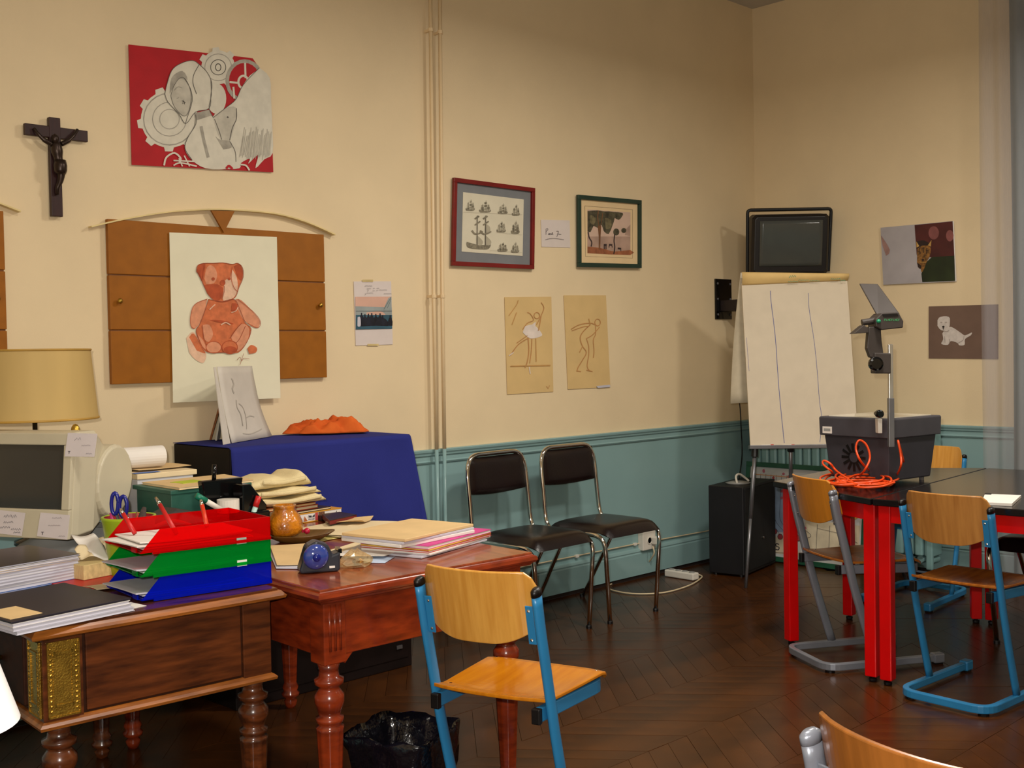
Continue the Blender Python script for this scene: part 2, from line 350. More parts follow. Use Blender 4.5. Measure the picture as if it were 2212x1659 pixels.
polys = [('w', gear(600, 920, 320, 9, 44, 2.6)), ('g', 14, ellc(600, 920, 290, 290)), ('g', 10, ellc(600, 920, 190, 190)), ('g', 10, ellc(600, 920, 110, 110)), ('w', top_gear), ('g', 10, ellc(1145, 340, 150, 150)), ('d', 8, ellc(1145, 340, 85, 85)), ('d', 10, ellc(1145, 340, 30, 40)), ('w', ell(1125, 690, 110, 170)), ('g', ell(1440, 490, 215, 240)), ('r', ell(1440, 490, 175, 200)), ('w', 22, [(1445, 290), (1450, 460)]), ('w', 22, [(1270, 505), (1370, 515)]), ('w', 24, ellc(1425, 505, 55, 70)), ('w', hood), ('m', face), ('w', coat), ('w', wing), ('g', sm([(600, 640), (620, 460), (740, 380), (800, 480), (700, 470), (640, 560)], 3)), ('m', sm([(1080, 900), (1220, 800), (1340, 790), (1340, 930), (1270, 1160), (1170, 1150), (1110, 1010)], 3)), ('g', [(890, 850), (1040, 815), (1070, 880), (900, 935)]), ('g', sm([(1110, 1110), (1160, 1150), (1280, 1170), (1290, 1240), (1200, 1260)], 3))]
strokes = [
           ('d', 7, sm([(930, 310), (870, 420), (860, 520), (900, 640)])), ('d', 7, sm([(1060, 480), (1065, 650), (1040, 800), (1085, 900)])), ('d', 6, hood+hood[:1]), ('d', 5, face+face[:1]), ('d', 6, sm([(760, 460), (830, 580), (850, 720), (790, 920), (775, 975)])),
           ('d', 6, sm([(1085, 905), (1220, 800), (1340, 700), (1420, 540), (1600, 350)])), ('d', 8, sm([(1345, 800), (1345, 920), (1300, 1020), (1270, 1160)])), ('d', 7, sm([(890, 870), (890, 980), (800, 1130), (770, 1250), (850, 1380)])), ('d', 16, [(1240, 895), (1256, 905)]), ('d', 6, sm([(1100, 920), (1150, 1050), (1180, 1150)])), ('d', 6, sm([(1270, 1170), (1330, 1280), (1340, 1400)])),
           ('d', 7, [(735, 715), (775, 735), (740, 750), (752, 705), (765, 755)]), ('g', 7, sm([(650, 600), (690, 560), (740, 570)])), ('g', 7, sm([(680, 690), (700, 680)])), ('g', 30, sm([(950, 1000), (980, 1150), (1030, 1350)])), ('w', 22, [(1310, 560), (1320, 690)]),
           ('w', 20, sm([(535, 1440), (560, 1350), (650, 1300), (720, 1360), (700, 1400)])), ('w', 16, [(640, 1385), (880, 1395)]), ('w', 14, [(700, 1360), (740, 1450)]), ('w', 14, [(760, 1330), (820, 1450)]), ('w', 16, sm([(640, 1440), (720, 1410), (900, 1450)])), ('w', 18, sm([(1390, 1430), (1450, 1440), (1490, 1495)])), ('r', 26, sm([(1230, 1475), (1260, 1445), (1300, 1480)]))]
for i in range(22): strokes.append(('g', 5, [(1380+i*16, 1380-random.randint(0, 60)), (1420+i*15, 1120-random.randint(0, 120))]))
art('drawing', {'w': pen, 'm': pen15, 'g': pen2, 'd': pen3, 'r': redp}, t, ZA(.012), A_, polys, strokes, step=.0002)

# folding caramel notice boards with arched strip
caramel = mat('caramel_board', (150, 90, 18), 0.55, var=0.05, scale=20, spec=0.3); strip_m = mat('pale_strip', (222, 200, 140), 0.5); seam_m = mat('board_seam', (120, 72, 30), 0.6)
def board(label, dx):
    a, c = WA(231, 481, .02), WA(705, 815, .02); x0, x1 = a.x, c.x; zt, zb = 1.882, 1.238
    t = thing('notice_board', label, 'board', ((x0+x1)/2+dx, -.012, zb), 0, 'caramel notice boards'); ox = (x0+x1)/2
    zs = [zb, zb+.212, zb+.427, zt]
    for k in range(3):
        q = MB(); q.box(x0-ox, x1-ox, -.014, .008, zs[k]+.003-zb, zs[k+1]-.003-zb); q.build('panel', caramel, t, bevel=.002)
        if k: q = MB(); q.box(x0-ox+.003, x1-ox-.003, -.008, .006, zs[k]-.003-zb, zs[k]+.003-zb); q.build('hinge_strip', seam_m, t)
    for s in (-1, 1):
        q = MB(); q.lathe([(.004, 0), (.004, .008), (.009, .012), (.011, .018), (.007, .024), (.001, .025)], 12, (0, 0, 0), Matrix.Translation((s*(x1-x0)/2-s*.035, -.012, .325)) @ Matrix.Rotation(math.pi/2, 4, 'X')); q.build('brass_knob', brass, t, smooth=True)
    pts = [WA(x, y, .02) for x, y in ((195, 490), (270, 473), (360, 458.5), (420, 454), (475, 452.5), (540, 456), (600, 463), (660, 480), (722, 507))]
    q = MB(); sp = smooth_path(pts, 4); q.loft([[Vector((p.x-ox, y, p.z-zb+z)) for y, z in ((-.020, -.003), (-.020, .003), (.010, .003), (.010, -.003))] for p in sp]); q.build('arched_strip', strip_m, t)
    q = MB(); P3 = [WA(x, y, .02) for x, y in ((453, 455.5), (503, 457), (480, 503))]; q.prism([(p.x-ox, -.022, p.z-zb) for p in P3], (0, .010, 0)); q.build('wedge', caramel, t)
    return t
board('caramel folding notice board behind the teddy bear drawing', 0)
board('caramel folding notice board cut off at the left edge above the lamp', -1.389)

# teddy bear drawing in red chalk
ch1 = mat('chalk_light', (216, 146, 110), 0.8, var=0.08, scale=45); ch2 = mat('chalk_mid', (206, 112, 68), 0.8, var=0.1, scale=45); ch3 = mat('chalk_dark', (178, 80, 44), 0.8, var=0.1, scale=45); ch0 = mat('chalk_faint', (226, 186, 156), 0.8, var=0.08, scale=45)
pap = mat('drawing_paper', (226, 220, 192), 0.75, var=0.015)
t = sheet('bear_drawing', 'red chalk drawing of a teddy bear on tall white paper', 'drawing', [(366, 502), (598, 512), (606, 860), (374, 870)], pap, .034, .002)
def T(x, y): return (390+x/4.878, 540+y/4.878)
TA = lambda x, y: WA(*T(x, y), .036)
head = sm([(235, 360), (190, 250), (165, 230), (180, 160), (250, 140), (330, 140), (440, 135), (540, 150), (600, 140), (650, 190), (655, 290), (610, 400), (570, 500), (460, 545), (350, 530), (280, 460)], 3)
body = sm([(290, 520), (260, 620), (200, 780), (160, 860), (230, 1030), (300, 1080), (440, 1080), (600, 1080), (700, 960), (740, 830), (680, 770), (610, 600), (560, 520), (430, 545)], 3)
polys = [('0', sm([(60, 930), (130, 860), (200, 950), (270, 1090), (240, 1190), (150, 1150), (90, 1080)], 3)), ('2', sm([(90, 920), (140, 880), (230, 1030), (260, 1090), (170, 1060)], 3)), ('2', body), ('2', head),
         ('1', sm([(280, 515), (150, 570), (105, 680), (105, 800), (150, 830), (220, 740), (265, 600)], 3)), ('1', sm([(580, 515), (640, 530), (760, 650), (835, 750), (810, 820), (740, 800), (650, 720), (600, 620)], 3)),
         ('1', sm([(250, 300), (270, 200), (310, 160), (360, 190), (385, 270), (350, 350), (270, 360)], 3)), ('0', sm([(540, 200), (590, 290), (600, 400), (560, 500), (450, 535), (450, 430), (470, 320), (520, 300)], 3)),
         ('3', sm([(240, 370), (380, 360), (450, 410), (430, 500), (380, 535), (300, 480)], 3)), ('3', sm([(170, 230), (190, 160), (260, 145), (240, 280), (220, 330)], 3)), ('3', sm([(560, 170), (620, 150), (655, 220), (640, 320), (600, 290)], 3)),
         ('1', sm([(160, 870), (240, 960), (270, 1050), (230, 1020)], 3)), ('1', sm([(230, 790), (300, 790), (340, 890), (290, 970), (240, 930)], 3)), ('1', sm([(530, 920), (640, 780), (720, 830), (700, 960), (600, 1070), (560, 1000)], 3)),
         ('1', ell(345, 1025, 80, 62)), ('2', ell(515, 1025, 82, 70)), ('3', ell(520, 1050, 70, 36)), ('2', sm([(700, 1040), (740, 1000), (800, 1030), (790, 1080), (720, 1095)], 3)), ('3', sm([(540, 560), (600, 570), (580, 640), (530, 640)], 3)), ('3', sm([(300, 740), (430, 740), (560, 780), (440, 770)], 3))]
strokes = [('3', 6, ellc(345, 1025, 80, 62)), ('3', 6, ellc(515, 1025, 82, 70)), ('3', 5, sm([(280, 515), (150, 570), (105, 680), (105, 800), (150, 830)])), ('3', 5, sm([(600, 520), (760, 650), (835, 750), (810, 820), (700, 770)])), ('3', 5, sm([(160, 860), (230, 1030), (300, 1080), (440, 1075), (600, 1080), (700, 960), (735, 840)])), ('d', 5, sm([(640, 770), (560, 860), (520, 930)])), ('d', 5, sm([(680, 800), (620, 930), (580, 980)])), ('d', 5, sm([(225, 790), (240, 920), (270, 1000)])), ('3', 5, sm([(250, 170), (230, 260), (240, 320)])), ('3', 6, sm([(540, 180), (530, 300), (560, 400), (600, 440)])),
           ('d', 5, sm([(455, 380), (455, 440), (430, 520)])), ('0', 10, sm([(300, 630), (340, 590), (360, 575)])), ('0', 12, sm([(420, 790), (470, 765), (520, 790)])), ('0', 8, sm([(530, 660), (580, 640), (600, 600)])), ('d', 4, sm([(590, 1160), (620, 1130), (640, 1170), (660, 1140), (720, 1150)])), ('d', 4, sm([(660, 1090), (640, 1150), (620, 1210)])), ('2', 4, [(1230/1.0-300, 30), (960, 30)])]
polys2 = [('3', ell(440, 345, 28, 30)), ('3', ell(340, 305, 17, 17)), ('3', ell(508, 305, 15, 14))]
strokes = [('d', 5, head+head[:1]), ('d', 5, body+body[:1])]+strokes
art('drawing', {'0': ch0, '1': ch1, '2': ch2, '3': ch3, 'd': mat('chalk_line', (150, 70, 44), 0.8)}, t, TA, A_, polys+polys2, strokes[:-1], step=.00015, off=.0003)

# printed page with photo, taped to the wall
ph_sky = mat('photo_sky', (214, 170, 150), 0.4, var=0.08, scale=4); ph_mid = mat('photo_haze', (150, 158, 156), 0.4, var=0.08); ph_dark = mat('photo_dark', (24, 28, 42), 0.4, var=0.3, scale=60); ph_sea = mat('photo_ground', (52, 92, 110), 0.4, var=0.15); tape_m = mat('tape', (206, 184, 128), 0.3)
t = sheet('photo_page', 'white page with handwriting and group photo taped beside the boards', 'page', [(764, 608), (845, 607.5), (848.5, 744), (768.5, 746.5)], mat('page_white', (214, 202, 196), 0.7, var=0.02))
def Q(x, y): return (750+x/9.76, 590+y/9.76)
people = []
for i, (x, h) in enumerate(((300, 830), (445, 850), (515, 835), (600, 855), (690, 840), (745, 880), (905, 880), (370, 860))):
    people += [('d', [(x-45, 1110), (x-48, h+130), (x-28, h+70), (x-14, h+55), (x-14, h+15), (x, h), (x+14, h+15), (x+14, h+55), (x+30, h+75), (x+48, h+140), (x+45, 1110)])]
art('photo_print', {'s': ph_sky, 'h': ph_mid, 'd': ph_dark, 'e': ph_sea, 'w': lilac, 'i': ink}, t, lambda x, y: WA(*Q(x, y), .006), A_,
    [('s', [(170, 500), (930, 495), (938, 740), (175, 740)]), ('h', [(175, 700), (938, 720), (942, 900), (180, 900)]), ('s', sm([(400, 830), (700, 810), (800, 870), (750, 900), (420, 900)], 3)), ('e', [(180, 880), (945, 880), (945, 1175), (180, 1188)]), ('d', sm([(290, 1000), (500, 950), (700, 930), (830, 990), (850, 1120), (400, 1150), (200, 1160)], 3)), ('h', [(780, 720), (870, 520), (930, 500), (935, 790), (760, 790)])]+people+[('w', sm([(215, 930), (270, 930), (280, 1100), (235, 1150), (210, 1100)], 3)), ('e', [(180, 1130), (600, 1110), (945, 1120), (945, 1172), (180, 1188)])],
    [('i', 5, scrib(370, 270, 150, 26, 9, 1)), ('i', 5, scrib(410, 325, 90, 26, 5, 2)), ('i', 5, scrib(545, 320, 30, 18, 2, 3)), ('i', 5, scrib(615, 320, 50, 20, 4, 4)), ('i', 5, scrib(530, 372, 50, 14, 3, 5)), ('i', 5, scrib(610, 365, 30, 24, 3, 6)), ('i', 5, scrib(665, 355, 165, 28, 9, 7)), ('i', 6, [(425, 340), (440, 360), (430, 385)]), ('i', 5, scrib(410, 420, 130, 28, 7, 8)), ('i', 6, [(370, 430), (385, 445), (372, 462)]), ('i', 5, scrib(770, 435, 160, 16, 8, 9)), ('d', 5, [(770, 760), (925, 500)]), ('d', 6, [(180, 800), (940, 800)]), ('d', 4, [(840, 740), (925, 540)])], step=.0001, off=.0003)
for px in ([(783, 604), (806, 604), (806, 609), (783, 609)], [(794, 743), (818, 743), (818, 747), (794, 747)]):
    q = MB(); q.prism(quad(px, .0065), (0, .0005, 0)); q.build('tape', tape_m, t)

# framed prints
def framed(name, label, out, fr, fm, fdepth):
    P = quad(out, .012); c = sum(P, Vector())/4; t = wthing(name, label, 'picture', (c.x, -.012, P[2].z))
    q = MB(); q.prism(quad(out, .004), (0, -.006, 0)); q.build('backing', black, t)
    uv = lambda a, bb: (P[0].lerp(P[1], a)).lerp(P[3].lerp(P[2], a), bb)
    Wd = (P[1]-P[0]).length; Hd = (P[3]-P[0]).length; a = fr/Wd; bb = fr/Hd
    for (u0, u1, v0, v1) in ((0, 1, 0, bb), (0, 1, 1-bb, 1), (0, a, bb, 1-bb), (1-a, 1, bb, 1-bb)):
        q = MB(); q.prism([uv(u0, v0), uv(u1, v0), uv(u1, v1), uv(u0, v1)], (0, -fdepth, 0)); q.build('frame_bar', fm, t, bevel=.002)
    return t, uv, a, bb
t, uv, a, bb = framed('framed_ship_print', 'red framed print of sailing ships with grey mat', [(977, 384), (1152, 407), (1150, 582), (973, 574)], .022, mat('red_frame', (120, 26, 22), 0.3, var=0.08), .016)
q = MB(); q.prism([uv(a, bb), uv(1-a, bb), uv(1-a, 1-bb), uv(a, 1-bb)], (0, -.002, 0)); q.build('mat_board', mat('grey_mat', (120, 122, 124), 0.8, var=0.03), t)
q = MB(); q.prism([WA(x, y, .0145) for x, y in ((1000, 415), (1131, 431), (1128.5, 553), (997, 543.5))], (0, -.0015, 0)); q.build('print_sheet', mat('print_paper', (214, 206, 182), 0.7, var=0.02), t)
def Sp(x, y): return (960+x/7.214, 370+y/7.214)
SA = lambda x, y: WA(*Sp(x, y), .0162)
sp_, ss_ = [], []
def ship(cx, by, w, h, seed):
    rr = random.Random(seed)
    sp_.append(('h', sm([(cx-w*.5, by-h*.22), (cx-w*.42, by), (cx+w*.4, by), (cx+w*.5, by-h*.2), (cx+w*.2, by-h*.12), (cx-w*.2, by-h*.12)], 3)))
    for k, f in enumerate((-.22, .05, .28)):
        x = cx+w*f; hh = h*(0.75 if k != 1 else 1.0)*rr.uniform(.85, 1); ss_.append(('d', max(3, w*.02), [(x, by-h*.1), (x+w*.01, by-hh)]))
        for lv in (.35, .6, .85):
            y = by-hh*lv; ww = w*.15*(1.2-lv*.6)
            sp_.append(('s' if rr.random() < .6 else 'h', [(x-ww, y), (x+ww, y-h*.02), (x+ww*.9, y+h*.14), (x-ww*.8, y+h*.16)]))
        ss_.append(('s', 2, [(x, by-hh), (cx+w*.45*(1 if k else -1), by-h*.2)]))
for i, (cx, by, w, h) in enumerate(((400, 615, 140, 190), (630, 640, 180, 200), (905, 665, 150, 170), (1110, 690, 120, 190), (880, 950, 140, 200), (1100, 970, 130, 210), (900, 1250, 150, 170), (1095, 1265, 120, 180))): ship(cx, by, w, h, i)
sp_.append(('h', sm([(340, 1100), (370, 1190), (600, 1215), (690, 1200), (710, 1130), (600, 1150), (480, 1140)], 3)))
for x, ht in ((500, 690), (630, 690)):
    ss_.append(('d', 10, [(x, 1150), (x+4, ht)])); sp_.append(('s', sm([(x+4, 1000), (x+90, 1090), (x+70, 1150), (x+6, 1150)], 3)))
    ss_ += [('h', 26, [(x-30, 740), (x+30, 700)]), ('h', 22, [(x-30, 835), (x+50, 780)]), ('h', 20, sm([(x-80, 920), (x-20, 980), (x+90, 940)]))]
sp_.append(('s', sm([(640, 820), (700, 870), (700, 960), (640, 980)], 3)))
for y, x0, x1 in ((655, 290, 1200), (970, 800, 1200), (1250, 700, 1200)): ss_.append(('s', 3, [(x0, y-20), (x1, y+20)]))
art('print', {'s': mat('engrave_light', (172, 164, 142), 0.7), 'h': mat('engrave', (134, 126, 106), 0.7, var=0.2, scale=80), 'd': mat('engrave_dark', (70, 64, 54), 0.7)}, t, SA, A_, sp_, ss_, step=.00005, off=.0003)
q = MB(); q.prism([uv(a, bb)+Vector((0, -.008, 0)), uv(1-a, bb)+Vector((0, -.008, 0)), uv(1-a, 1-bb)+Vector((0, -.008, 0)), uv(a, 1-bb)+Vector((0, -.008, 0))], (0, -.001, 0))

t = sheet('name_note', 'small white handwritten note between the two framed prints', 'note', [(1168.5, 474.5), (1230.5, 476), (1232, 535), (1170, 533)], mat('note_white', (216, 204, 196), 0.7, var=0.02))
N_ = lambda x, y: WA(1160+x/20.74, 465+y/20.74, .006)
art('handwriting', {'i': ink}, t, N_, A_, [], [('i', 14, [(405, 600), (400, 870)]), ('i', 14, sm([(400, 610), (470, 590), (480, 660), (410, 720)])), ('i', 18, sm([(510, 860), (530, 810), (560, 830), (520, 860), (580, 850), (590, 810), (610, 850), (640, 830), (650, 850), (690, 760), (670, 850), (700, 840), (725, 855)])), ('i', 16, sm([(870, 710), (960, 730), (920, 830), (900, 930), (870, 960)])), ('i', 18, sm([(910, 840), (960, 830), (990, 850), (1010, 835), (1040, 855), (1080, 840)])), ('i', 14, sm([(365, 1100), (550, 1050), (800, 1040), (1050, 1070), (1200, 1100)]))], off=.0003)

t, uv, a, bb = framed('framed_landscape', 'green framed watercolour of tall trees and cattle', [(1245, 421), (1382, 433), (1382, 579.5), (1246, 577)], .024, mat('green_frame', (30, 56, 46), 0.35, var=0.08), .016)
q = MB(); q.prism([uv(a, bb), uv(1-a, bb), uv(1-a, 1-bb), uv(a, 1-bb)], (0, -.002, 0)); q.build('mat_board', mat('cream_mat', (226, 198, 152), 0.8, var=0.02), t)
G_ = lambda x, y: WA(1230+x/9.218, 410+y/9.218, .0145)
wc = {'k': mat('wash_sky', (206, 176, 156), 0.8, var=0.04), 'f': mat('wash_field', (176, 146, 128), 0.8, var=0.1), 'e': mat('wash_earth', (158, 96, 62), 0.8, var=0.15, scale=30), 'l': mat('wash_leaf', (84, 78, 58), 0.8, var=0.3, scale=40), 't': mat('wash_trunk', (126, 84, 52), 0.8, var=0.15), 'd': mat('wash_dark', (60, 46, 44), 0.8, var=0.2), 'm': mat('wash_leaf_light', (118, 108, 78), 0.8, var=0.2, scale=40)}
art('print', wc, t, G_, A_, [('k', [(358, 390), (1215, 450), (1212, 1300), (358, 1262)]), ('f', [(358, 930), (1212, 930), (1212, 1300), (358, 1262)]), ('e', sm([(358, 1130), (560, 1150), (700, 1180), (900, 1230), (1212, 1200), (1212, 1298), (358, 1262)], 2)), ('f', [(1212, 690), (1130, 780), (1100, 900), (1212, 920)]),
    ('l', sm([(360, 420), (560, 410), (700, 430), (870, 440), (900, 560), (860, 700), (780, 880), (680, 820), (640, 700), (560, 760), (480, 720), (420, 840), (360, 830)], 2)), ('l', sm([(860, 440), (1060, 460), (1040, 540), (980, 600), (900, 560)], 2)), ('m', sm([(700, 560), (830, 600), (820, 760), (720, 780)], 2)), ('m', sm([(420, 500), (520, 560), (480, 700), (400, 640)], 2)), ('l', ell(930, 840, 60, 70)), ('l', ell(1080, 810, 50, 50)), ('t', [(560, 720), (630, 720), (615, 960), (610, 1190), (580, 1190), (585, 960)])],
    [('t', 16, sm([(575, 420), (560, 560), (590, 740)])), ('t', 12, sm([(660, 460), (640, 600), (610, 740)])), ('d', 24, sm([(370, 840), (390, 950), (440, 1040), (430, 1130)])), ('d', 22, sm([(900, 880), (885, 1020), (900, 1140), (880, 1280)])), ('d', 40, [(680, 1100), (740, 1100)]), ('d', 20, [(690, 1110), (690, 1180)]), ('d', 20, [(725, 1110), (725, 1190)]), ('d', 34, [(785, 1095), (850, 1100)]), ('d', 14, [(790, 1100), (785, 1150)]), ('d', 14, [(840, 1100), (850, 1150)]), ('d', 34, [(960, 1165), (1025, 1175)]), ('d', 12, [(1020, 1170), (1020, 1225)]), ('e', 60, [(700, 1180), (700, 1270)]),
     ('d', 4, [(305, 320), (1255, 395), (1255, 1360), (315, 1325), (305, 320)])], step=.0001, off=.0003)

# two chalk figure sketches on brown paper
kraft = mat('kraft_paper', (214, 182, 124), 0.8, var=0.03, scale=8); sk = mat('sketch_line', (188, 136, 82), 0.8); skw = mat('white_chalk', (226, 212, 200), 0.8); skl = mat('sketch_faint', (192, 146, 86), 0.8)
def V(x, y): return (940+x/3.016, 350+y/3.016)
VA = lambda x, y: WA(*V(x, y), .0065)
t = sheet('dancer_sketch', 'brown paper sketch of a dancer in white skirt', 'drawing', [(1090, 642), (1191, 641), (1195.5, 846), (1096, 852)], kraft, .005)
art('drawing', {'s': sk, 'w': skw, 'f': skl}, t, VA, A_, [('w', sm([(585, 1070), (640, 1060), (690, 1110), (690, 1135), (620, 1150), (570, 1110)], 3)), ('w', [(615, 1070), (655, 1040), (650, 1085)])],
    [('s', 5, sm([(570, 1090), (600, 1050), (640, 1030), (620, 990), (600, 980)])), ('s', 5, ellc(662, 1000, 18, 20)), ('s', 5, sm([(660, 1060), (690, 1000), (708, 950), (690, 915)])), ('s', 6, sm([(610, 1145), (540, 1190), (490, 1260)])), ('s', 5, sm([(600, 1130), (530, 1180)])), ('s', 6, sm([(605, 1150), (610, 1230), (600, 1300), (585, 1340)])), ('s', 5, sm([(630, 1150), (625, 1240), (615, 1310)])), ('f', 5, [(655, 1150), (658, 1300)]), ('w', 6, [(480, 1262), (510, 1240)]), ('w', 6, [(600, 1325), (620, 1330)]), ('w', 6, [(612, 1335), (618, 1380)]), ('f', 5, sm([(480, 1000), (530, 930), (540, 900)])), ('f', 5, sm([(500, 1060), (530, 980)])), ('s', 5, sm([(690, 1000), (680, 1060), (670, 1100)])), ('s', 4, [(725, 1460), (735, 1475), (745, 1455)]), ('f', 8, [(490, 1330), (750, 1325)])], off=.0003, step=.0002)
t = sheet('bending_figure_sketch', 'brown paper sketch of a bending bare figure', 'drawing', [(1218, 638), (1309, 638), (1318.5, 836), (1227, 841)], kraft, .005)
art('drawing', {'s': sk, 'w': skw, 'f': skl}, t, VA, A_, [], [('s', 6, sm([(885, 1090), (940, 1060), (1010, 1050), (1040, 1060)])), ('s', 5, sm([(890, 1100), (960, 1075), (1000, 1070)])), ('s', 6, sm([(1010, 1060), (960, 1110), (945, 1150), (960, 1200), (985, 1240), (960, 1290), (930, 1340), (925, 1365)])), ('s', 5, sm([(985, 1150), (1000, 1200), (1000, 1260), (990, 1330), (1010, 1365)])), ('s', 5, sm([(1045, 1060), (1045, 1120), (1030, 1160), (1035, 1230), (1030, 1275)])), ('s', 5, ellc(1058, 1045, 18, 22)), ('s', 5, sm([(985, 1150), (1020, 1130), (1050, 1100), (1070, 1075)])), ('s', 6, [(920, 1360), (950, 1365)]), ('s', 6, [(985, 1355), (1025, 1365)]), ('f', 6, sm([(960, 1200), (940, 1240)])), ('f', 6, [(1000, 1020), (1010, 1060)])], off=.0003, step=.0002)
q = MB(); q.prism(quad([(1288, 834), (1317.5, 831), (1318.5, 836), (1292, 838)], .009), (0, .001, 0)); q.build('curled_corner', lilac, t)

# wall cable, socket, power strip
t = wthing('wall_socket', 'white surface socket box on blue wainscot behind the chairs', 'socket', WA(1400, 1168, .03))
a, c = WA(1386, 1150, .03), WA(1414, 1184, .03)
q = MB(); q.box(a.x, c.x, -.04, 0, c.z, a.z); q.build('socket_box', plastic_w, t, bevel=.004)
q = MB(); q.lathe([(.022, 0), (.022, .004), (.018, .004), (.016, -.004)], 16, (0, 0, 0), Matrix.Translation(((a.x+c.x)/2, -.040, (a.z+c.z)/2)) @ Matrix.Rotation(math.pi/2, 4, 'X')); q.build('socket_face', plastic_w, t)
q = MB(); q.box(c.x-.045, c.x-.005, -.085, -.040, c.z+.03, c.z+.075); q.build('plug', plastic_w, t, bevel=.006)
cab = mat('white_cable', (214, 196, 160), 0.45)
t = wthing('wall_cable', 'thin cream cable clipped along the wall above skirting board', 'cable', (-1.7, -.01, .2))
zc = .205; q = MB(); q.tube([(-3.2, -.008, zc), (-2.0, -.008, zc+.002), (-1.3, -.008, zc), (-.6, -.008, zc-.01), (-.02, -.008, zc)], .004, 6); q.build('cable_run', cab, t, smooth=True)
for px in (1246, 1372): p = WA(px, 1200, .008); q = MB(); q.box(p.x-.012, p.x+.012, -.016, 0, zc-.008, zc+.008); q.build('cable_clip', plastic_w, t, bevel=.002)
p0, p1, p2 = ZP(1438, 1246, .0), ZP(1500, 1256, .0), ZP(1512, 1240, .0)
ang = math.atan2(p1.y-p0.y, p1.x-p0.x); Lp = (p1-p0).length
t = thing('power_strip', 'white power strip lying on the floor near the wall', 'power strip', ((p0.x+p1.x)/2+.03, (p0.y+p1.y)/2+.01, 0.0), ang)
q = MB(); q.box(-Lp/2, Lp/2, -.03, .03, 0.002, .042); q.build('body', plastic_w, t, bevel=.006)
for k in range(4): q = MB(); q.lathe([(.017, 0), (.017, .004), (.013, .004), (.013, .001)], 14, (-Lp/2+.03+k*(Lp-.06)/3, 0, .042)); q.build('outlet', grey_p, t)
pl = [WA(1410, 1180, .06), WA(1412, 1198, .07), ZP(1390, 1225, .05), ZP(1345, 1250, .008), ZP(1312, 1268, .006), ZP(1340, 1279, .006), ZP(1385, 1283, .006), ZP(1440, 1279, .006), ZP(1490, 1264, .006), ZP(1516, 1247, .006), ZP(1508, 1241, .012)]
q = MB(); q.tube(smooth_path(pl, 6), .0045, 7); o = q.build('floor_cable', cab, None, smooth=True); tag(o, 'cream cord looping over the floor from wall socket to power strip', 'cable')

# ================================================================== things on the right wall
t = sheet('cat_picture', 'picture of a tabby cat peering round a grey wall', 'picture', [(1902, 492), (2058, 477.5), (2064, 608), (1908, 615)], mat('cat_wall', (170, 164, 166), 0.6, var=0.06, scale=6), .012, .004, WB, B_)
cx = lambda x, y: WB(1890+x/4.879, 460+y/4.879, .012)
cm = {'m': mat('maroon', (78, 30, 26), 0.6, var=0.2, scale=8), 'g': mat('dark_green', (34, 44, 16), 0.6, var=0.2, scale=10), 'c': mat('cat_fur', (134, 92, 42), 0.6, var=0.35, scale=60), 'y': mat('cat_ear', (190, 148, 80), 0.6), 'p': mat('pinkish', (134, 78, 74), 0.6, var=0.15), 'd': mat('cat_dark', (40, 24, 20), 0.6), 'b': mat('brick_mark', (150, 116, 108), 0.6, var=0.2)}
art('print', cm, t, cx, B_, [('m', [(418, 128), (818, 88), (838, 460), (600, 470), (440, 440)]), ('g', [(600, 465), (838, 450), (845, 715), (500, 730), (490, 640), (540, 520)]), ('p', ell(620, 210, 55, 70)), ('p', ell(790, 240, 40, 60)), ('c', sm([(445, 380), (520, 335), (585, 360), (580, 450), (545, 520), (510, 610), (490, 620), (480, 580), (445, 520)], 3)), ('d', sm([(440, 300), (520, 290), (590, 340), (500, 345), (440, 380)], 3)), ('y', [(438, 300), (470, 350), (440, 365)]), ('y', [(560, 340), (598, 285), (590, 355)]), ('d', sm([(445, 520), (490, 560), (480, 590), (455, 570)], 3)), ('d', ell(508, 495, 14, 9)), ('b', [(65, 235), (130, 330), (160, 390), (150, 430), (120, 450), (85, 350)])],
    [('d', 7, [(470, 370), (480, 430)]), ('d', 7, [(510, 360), (515, 420)]), ('d', 7, [(550, 370), (545, 430)]), ('d', 6, [(540, 395), (565, 400)]), ('y', 6, [(480, 520), (540, 520)])], step=.0002, off=.0004)
q = MB(); q.prism([WB(*p, .0125) for p in ((2058, 477.5), (2060, 477.3), (2066, 607.5), (2064, 608))], (.003, 0, 0)); q.build('ragged_edge', white, t)
t = sheet('dog_picture', 'chalk drawing of a small white dog on brown card', 'picture', [(2006, 662), (2156, 657.5), (2156, 775.5), (2006, 774)], mat('brown_card', (112, 88, 74), 0.75, var=0.04), .006, .003, WB, B_)
dx_ = lambda x, y: WB(1890+x/4.879, 460+y/4.879, .0065)
dm = {'w': mat('dog_white', (204, 194, 186), 0.8, var=0.06, scale=60), 's': mat('dog_shade', (168, 156, 148), 0.8, var=0.1, scale=60), 'd': mat('dog_nose', (40, 30, 28), 0.7)}
